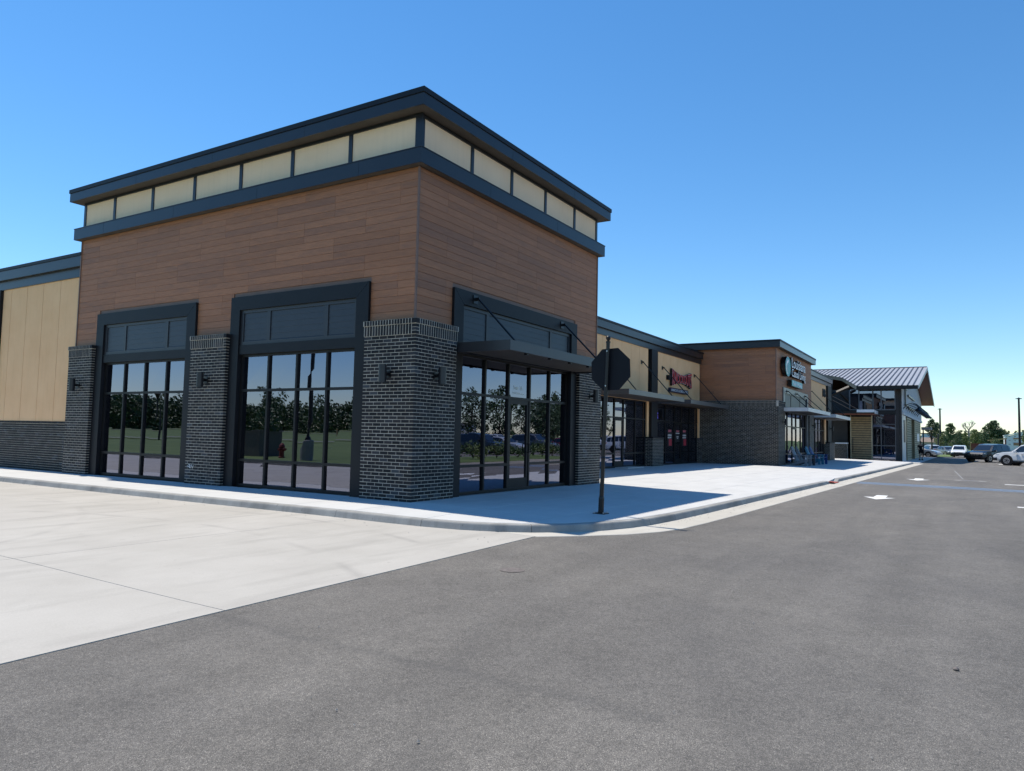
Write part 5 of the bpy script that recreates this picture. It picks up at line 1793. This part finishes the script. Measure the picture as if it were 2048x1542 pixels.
mat('pale_blue_wall', (.42, .50, .62), .7)
mat('orange_frame', (.42, .26, .12), .7)
h = simple_house('house', 'low house with brown hipped roof behind the grey fence', 345, 360, -4.4, 8.5, GZ, 1.9, 3.9, 'beige_wall', 'brown_roof')
wb_ = thing('wrapped_building', 'white wrapped building with sloping roof at the right edge', 'building', (296, -26, GZ))
part(wb_, 'wall', MB().prism([(290, -20.2, GZ - .3), (290, -20.2, 4.4), (290, -29.0, 6.6), (290, -38.0, 4.4), (290, -38.0, GZ - .3)], (9, 0, 0)), 'white_wrap')
part(wb_, 'side', MB().box(289.9, 299.2, -20.15, -19.75, GZ, 4.35), 'letter_white')
part(wb_, 'roof', MB().prism([(289.6, -19.6, 4.36), (289.6, -29.0, 6.72), (289.6, -38.4, 4.36), (289.6, -38.4, 4.66), (289.6, -29.0, 7.0), (289.6, -19.6, 4.66)], (10, 0, 0)), 'letter_white')
for a, b, c, d in ((-22.2, -25.0, 3.35, 3.85), (-22.2, -25.0, 1.3, 2.2)):
    part(wb_, 'window', MB().box(289.9, 289.99, b, a, c, d), 'car_glass')
for i in range(9):
    part(wb_, 'print', MB().box(289.93, 289.99, -21.4 - (i % 3) * 1.5, -20.9 - (i % 3) * 1.5, 4.25 - (i // 3) * 1.35, 4.38 - (i // 3) * 1.35), 'siding_blue')
rc = thing('timber_canopy', 'orange brown timber canopy frame left of the white wrapped building', 'structure', (270, -17, GZ))
part(rc, 'roof', MB().prism([(268, -14.6, 2.5), (268, -19.6, 3.2), (268, -19.6, 3.55), (268, -14.6, 2.85)], (5, 0, 0)), 'orange_frame')
part(rc, 'post', MB().box(268.2, 268.5, -19.4, -19.0, GZ, 3.1), 'red_fence')
part(rc, 'brace', MB().tube([(268.3, -15.2, 2.5), (268.3, -16.6, 1.0)], .2, 5), 'orange_frame')
fe = thing('red_fence', 'dark red board fence behind the black SUV', 'fence', (250, -14, GZ))
for i in range(21):
    y = -9.7 - i * .42
    part(fe, 'board', MB().box(250, 250.08, y - .40, y, GZ, 1.52), 'red_fence')
part(fe, 'rail', MB().box(249.9, 249.99, -18.6, -9.65, 1.40, 1.62), 'red_fence')
part(fe, 'post', MB().box(249.8, 249.98, -9.85, -9.6, GZ, 1.75), 'orange_frame')
gf_ = thing('grey_fence', 'long dark grey fence with posts across the far end of the car park', 'fence', (280, -3, GZ))
for i in range(8):
    y = 5 - i * 1.9
    part(gf_, 'panel', MB().box(280, 280.1, y - 1.78, y, GZ, .95), 'grey_fence')
    part(gf_, 'post', MB().box(279.9, 280.0, y - .1, y + .1, GZ, 1.15), 'far_wall')
part(gf_, 'rail', MB().box(279.88, 280.12, -10.2, 5.1, .97, 1.14), 'far_wall')
dm = thing('dome_building', 'dark building with low rounded roof between the trees', 'building', (424, -5.4, GZ))
dp = [(420, -5.4 + 3.0 * math.cos(a), 5.0 + 1.9 * math.sin(a)) for a in [math.pi * i / 12 for i in range(13)]]
part(dm, 'roof', MB().prism(dp, (8, 0, 0)), 'far_wall')
part(dm, 'wall', MB().box(420.3, 427.7, -8.1, -2.7, GZ, 4.99), 'grey_fence')
bb_ = thing('blue_house', 'pale blue house wall seen beside the young tree', 'building', (405, 7, GZ))
part(bb_, 'wall', MB().box(400, 410, 4.4, 10, GZ, 6.0), 'pale_blue_wall')
part(bb_, 'roof', MB().prism([(399.7, 4.0, 6.0), (399.7, 10.4, 6.0), (399.7, 10.4, 6.4), (399.7, 4.0, 6.4)], (11, 0, 0)), 'brown_roof')
part(bb_, 'window', MB().box(399.9, 399.99, 5.8, 6.8, 3.2, 4.6), 'car_glass')
aw = thing('far_awning', 'beige flat awning just past the end building', 'awning', (93, -4.6, 2.9))
part(aw, 'slab', MB().box(92, 95, -5.15, -4.1, 2.96, 3.28), 'beige_wall')
part(aw, 'post', MB().box(94.6, 94.9, -4.25, -4.12, -.5, 2.955), 'bronze')

def lamp_post(x, y, z, h, label, heads=True, r=.10, base=.75, group='tall car park lamp poles'):
    t = thing('lamp_post', label, 'lamp', (x, y, z), 0, group)
    part(t, 'footing', MB().lathe([(.30, -.2), (.30, base - .03), (.27, base)], (x, y, z), 16), 'kerb_concrete')
    part(t, 'pole', MB().tube([(x, y, z + base), (x, y, z + h)], [r, r * .72], 10), 'black_paint')
    part(t, 'collar', MB().lathe([(r * 1.7, 0), (r * 1.5, .12), (r, .18)], (x, y, z + base), 12), 'black_paint')
    if heads:
        hd = MB().lathe([(.36, 0), (.36, .05), (.12, .12), (.02, .2)], (x, y, z + h), 16)
        part(t, 'lamp_head', hd, 'black_paint')
    return t
lamp_post(130, -5.1, gz(130, -6), 7.5, 'tall black lamp pole on a concrete footing left of the far trees', True, .17)
lamp_post(100, -14.4, gz(100, -10), 7.5, 'tall black lamp pole at the right edge of the picture', True, .15)
ps = thing('bollard_post', 'thin black post left of the tall lamp pole', 'post', (125, -4.93, gz(125, -6)))
part(ps, 'post', MB().tube([(125, -4.93, gz(125, -6)), (125, -4.93, 2.7)], .13, 8), 'black_paint')
part(ps, 'cap', MB().lathe([(.16, 0), (.16, .08), (.02, .16)], (125, -4.93, 2.7), 8), 'black_paint')
cy = thing('flag_sign', 'small turquoise feather flag on the far grass', 'flag', (150, -3.4, -.5))
mat('turquoise', (.10, .50, .56), .6)
part(cy, 'flag', MB().prism([(150, -3.34, -.2), (150, -3.34, 1.0), (150, -3.6, 1.1), (150, -3.66, .9), (150, -3.52, -.2)], (.03, 0, 0)), 'turquoise')
part(cy, 'pole', MB().tube([(150, -3.33, -.5), (150, -3.33, 1.1)], .02, 6), 'bolt_steel')
lawn = structure('lawn', sheet([133, 160, 200, 300], [-120, -20, -8, 10, 60], lambda x, y: -.52), 'grass')
# kerbed islands at the far end
def island(x0, x1, y0, y1, z, rr, name='planting_island'):
    n = 6
    pts = []
    for cx, cy_, a0 in ((x1 - rr, y1 - rr, 0), (x0 + rr, y1 - rr, 90), (x0 + rr, y0 + rr, 180), (x1 - rr, y0 + rr, 270)):
        for i in range(n + 1):
            a = math.radians(a0 + 90 * i / n)
            pts.append((cx + rr * math.cos(a), cy_ + rr * math.sin(a)))
    o = structure(name, MB().prism([(x, y, z - .1) for x, y in pts], (0, 0, .24)), 'gutter_concrete')
    k = []
    for x, y in pts:
        d = Vector(((x0 + x1) / 2 - x, (y0 + y1) / 2 - y)).normalized() * .2
        k.append((x + d.x, y + d.y, z + .145))
    obj('soil', MB().prism(k, (0, 0, .02)), 'grass', o)
    return o
island(96, 132, -7.2, -4.6, gz(110, -6), 1.2)
island(66, 96, -17.5, -14.6, gz(80, -10), 1.2)
island(14, 34, -16.5, -11.5, zr(24, -8), 1.8)
def shrub(x, y, z, r, h, label, leaf, seed, group, n=260, size=.07):
    rnd = random.Random(seed)
    t = thing('shrub', label, 'shrub', (x, y, z), rnd.uniform(0, 6), group)
    cm = MB(); sm_ = MB()
    for i in range(7):
        a = rnd.uniform(0, 6.28); q = rnd.uniform(0, .6) * r
        c = (q * math.cos(a), q * math.sin(a), h * rnd.uniform(.35, .75))
        leaves(cm, c, (r * .5, r * .5, h * .3), n // 7, size, rnd)
        sm_.tube([(0, 0, 0), c], .012, 4)
    obj('foliage', cm, leaf, t)
    obj('stem', sm_, 'bark', t)
rnd = random.Random(5)
for i in range(16):
    shrub(15.2 + i * 1.2, -13.2 - (i % 2) * 1.3, zr(20, -8) + .16, .75 + .2 * rnd.random(), .75 + .5 * rnd.random(), 'leafy shrub in the planting island across the lane', 'leaf_mid' if i % 3 else 'leaf_lime', 100 + i, 'shrubs in the planting island')
for i, (x, y, h, w) in enumerate(((48, -45, 7.5, 6), (62, -50, 6.5, 5), (72, -44, 8.0, 6), (86, -48, 7, 5.5), (98, -50, 9, 7), (112, -52, 8, 6), (126, -56, 9.5, 7), (58, -29, 5.5, 3.6), (78, -29, 5.5, 3.6), (36, -47, 7, 6), (55, -53, 8, 6.5), (79, -54, 8.5, 7), (92, -46, 7, 6), (105, -56, 9, 7), (119, -48, 8, 6.5), (133, -50, 9, 7), (40, -56, 9, 7), (66, -57, 9, 7))):
    tree(x, y, gz(x, y) - .05, h, w, 'leafy tree on the far side of the car park across the lane', 'leaf_dark' if i % 2 else 'leaf_mid', 200 + i, 40, 45, group='trees across the car park', low=.2)
up = thing('utility_pole', 'timber utility pole beyond the car park', 'pole', (92, -55, -.5))
part(up, 'pole', MB().tube([(92, -55, -.6), (92.6, -55, 7.5)], [.16, .11], 8), 'bark')
part(up, 'crossarm', MB().box(91.6, 93.4, -55.08, -54.92, 6.8, 6.95), 'bark')
wb2 = thing('low_white_building', 'long low white building behind the car park', 'building', (70, -62, -.4))
part(wb2, 'wall', MB().box(50, 90, -66, -60, -.6, 3.0), 'white_wrap')
part(wb2, 'roof', MB().box(49.6, 90.4, -66.4, -59.6, 3.003, 3.3), 'grey_fence')
# ------------------------------------------------------------------ the open side to the left, mirrored in the long windows
lawn2 = structure('verge', sheet([-400, -120, -60, -30, -9.9], [6, 20, 60, 140, 500], lambda x, y: -.10 + .0035 * max(0, math.hypot(x, y) - 30)), 'grass')
kl = MB()
for i in range(24):
    y = 6 + i * 2.5
    obj('kerb_segment', MB().box(-9.95, -9.73, y + .004, y + 2.496, -.4, -.035), 'kerb_concrete', lawn2)
rd2 = MB().add([(-230, 20, .62), (-60, 220, .62), (-66, 226, .64), (-238, 24, .64)], [(0, 1, 2, 3)])
structure('far_road', rd2, 'patch')
pth = MB().add([(-60, 18, .10), (-20, 90, .25), (-22, 91.5, .26), (-62.5, 19, .11)], [(0, 1, 2, 3)])
structure('path', pth, 'patch')
wood = MB()
rnd = random.Random(77)
for i in range(340):
    a = math.radians(88 + 76 * (i + rnd.uniform(-.4, .4)) / 340)
    D = rnd.uniform(236, 285)
    hh = rnd.uniform(8.5, 12.5) * (1.3 if rnd.random() < .12 else 1)
    cx_, cy__ = D * math.cos(a), D * math.sin(a)
    for k in range(6):
        f = k / 5
        leaves(wood, (cx_ + rnd.uniform(-2, 2), cy__ + rnd.uniform(-2, 2), .4 + hh * (.08 + .80 * f)), (4.6 - 2.4 * f, 4.6 - 2.4 * f, hh * .15), 60, .5, rnd)
o = obj('woodland', wood, 'leaf_mid')
o['kind'] = 'stuff'
tag(o, 'dark green wood beyond the field, mirrored in the tall windows', 'wood')
lamp_post(-13.2, 17.6, -.1, 8.2, 'lamp pole on a grey footing mirrored in the nearer tall window', True, .11, .95, None)
hy = thing('fire_hydrant', 'red fire hydrant on the verge mirrored in the nearer tall window', 'hydrant', (-13.6, 19.6, -.1))
mat('hydrant_red', (.20, .02, .018), .5)
part(hy, 'barrel', MB().lathe([(.16, 0), (.16, .05), (.11, .07), (.11, .5), (.14, .52), (.14, .56), (.10, .66), (.03, .74)], (-13.6, 19.6, -.1), 14), 'hydrant_red')
part(hy, 'nozzle', MB().tube([(-13.84, 19.6, .32), (-13.36, 19.6, .32)], .06, 10), 'hydrant_red')
part(hy, 'nozzle', MB().tube([(-13.6, 19.4, .32), (-13.6, 19.6, .32)], .075, 10), 'hydrant_red')
tb = thing('utility_cabinet', 'grey beige utility cabinet on the verge mirrored in the nearer window', 'cabinet', (-14.6, 22.4, -.1))
mat('cabinet_drab', (.13, .125, .105), .8)
part(tb, 'body', MB().box(-15.4, -13.9, 21.7, 23.2, -.1, 1.18), 'cabinet_drab')
part(tb, 'lid', MB().box(-15.45, -13.85, 21.65, 23.25, 1.185, 1.25), 'cabinet_drab')
al = thing('lamp_post', 'short lantern lamp post mirrored in the farther tall window', 'lamp', (-34.6, 63.5, 0), 0, None)
part(al, 'pole', MB().tube([(-34.6, 63.5, -.1), (-34.6, 63.5, 4.2)], [.09, .06], 8), 'black_paint')
part(al, 'lantern', MB().lathe([(.10, 4.2), (.28, 4.75), (.30, 4.8), (.10, 4.95), (.03, 5.05)], (-34.6, 63.5, 0), 10), 'black_paint')
mk = thing('marker_post', 'white and orange marker post mirrored in the nearer window', 'post', (-25.2, 27.9, -.1))
part(mk, 'post', MB().tube([(-25.2, 27.9, -.1), (-25.2, 27.9, .9)], .05, 8), 'letter_white')
part(mk, 'top', MB().tube([(-25.2, 27.9, .905), (-25.2, 27.9, 1.5)], .05, 8), 'orange_frame')

# ------------------------------------------------------------------ grit and the far wood
rnd = random.Random(909)
grit = MB()
for i in range(420):
    if i < 260:
        x = rnd.uniform(.5, 30) ** 1.0
        y = kerb_y(x) - .05 - abs(rnd.gauss(0, .16))
    elif i < 340:
        y = rnd.uniform(-3.4, 11); x = -1.76 - abs(rnd.gauss(0, .25))
    else:
        x = rnd.uniform(-9, 4); y = rnd.uniform(-8.6, -3.9)
    z = zr(x, y) + .009
    r = rnd.uniform(.004, .011)
    a = rnd.uniform(0, 6.28)
    pts = [(x + r * rnd.uniform(.6, 1.2) * math.cos(a + k * 1.57), y + r * rnd.uniform(.6, 1.2) * math.sin(a + k * 1.57), z) for k in range(4)]
    grit.add(pts + [(x, y, z + r * .9)], [(0, 1, 4), (1, 2, 4), (2, 3, 4), (3, 0, 4)])
g = obj('grit', grit, 'patch')
g['kind'] = 'stuff'
tag(g, 'loose grit and small stones lying along the gutter and on the asphalt', 'grit')
dw = MB()
for i in range(150):
    y = -62 + 92 * (i + rnd.uniform(-.5, .5)) / 150
    x = rnd.uniform(430, 480)
    hh = rnd.uniform(4.0, 8.0) * (1.2 if y < -8 else .85)
    for k in range(4):
        leaves(dw, (x, y + rnd.uniform(-1, 1), .2 + hh * (.12 + .22 * k)), (2.6 - .35 * k, 2.6 - .35 * k, hh * .16), 34, .55, rnd)
g = obj('distant_wood', dw, 'leaf_mid')
g['kind'] = 'stuff'
tag(g, 'low green belt of distant trees along the horizon at right', 'wood')
tree(250, -2.6, GZ, 5.6, 3.2, 'small rounded tree left of the full green tree, over the house roof', 'leaf_dark', 62, 40, 45, low=.12)
tree(270, -6.9, GZ, 6.4, 3.4, 'light green tree between the full tree and the dark dome roof', 'leaf_mid', 63, 40, 45, low=.12)
tree(300, -12.9, GZ, 6.2, 4.2, 'broad low tree between the bare tree and the tallest tree', 'leaf_mid', 64, 44, 45, low=.1)
tree(340, -21.0, GZ, 8.2, 5.0, 'tree filling the gap left of the white wrapped building', 'leaf_mid', 65, 44, 50, low=.1)
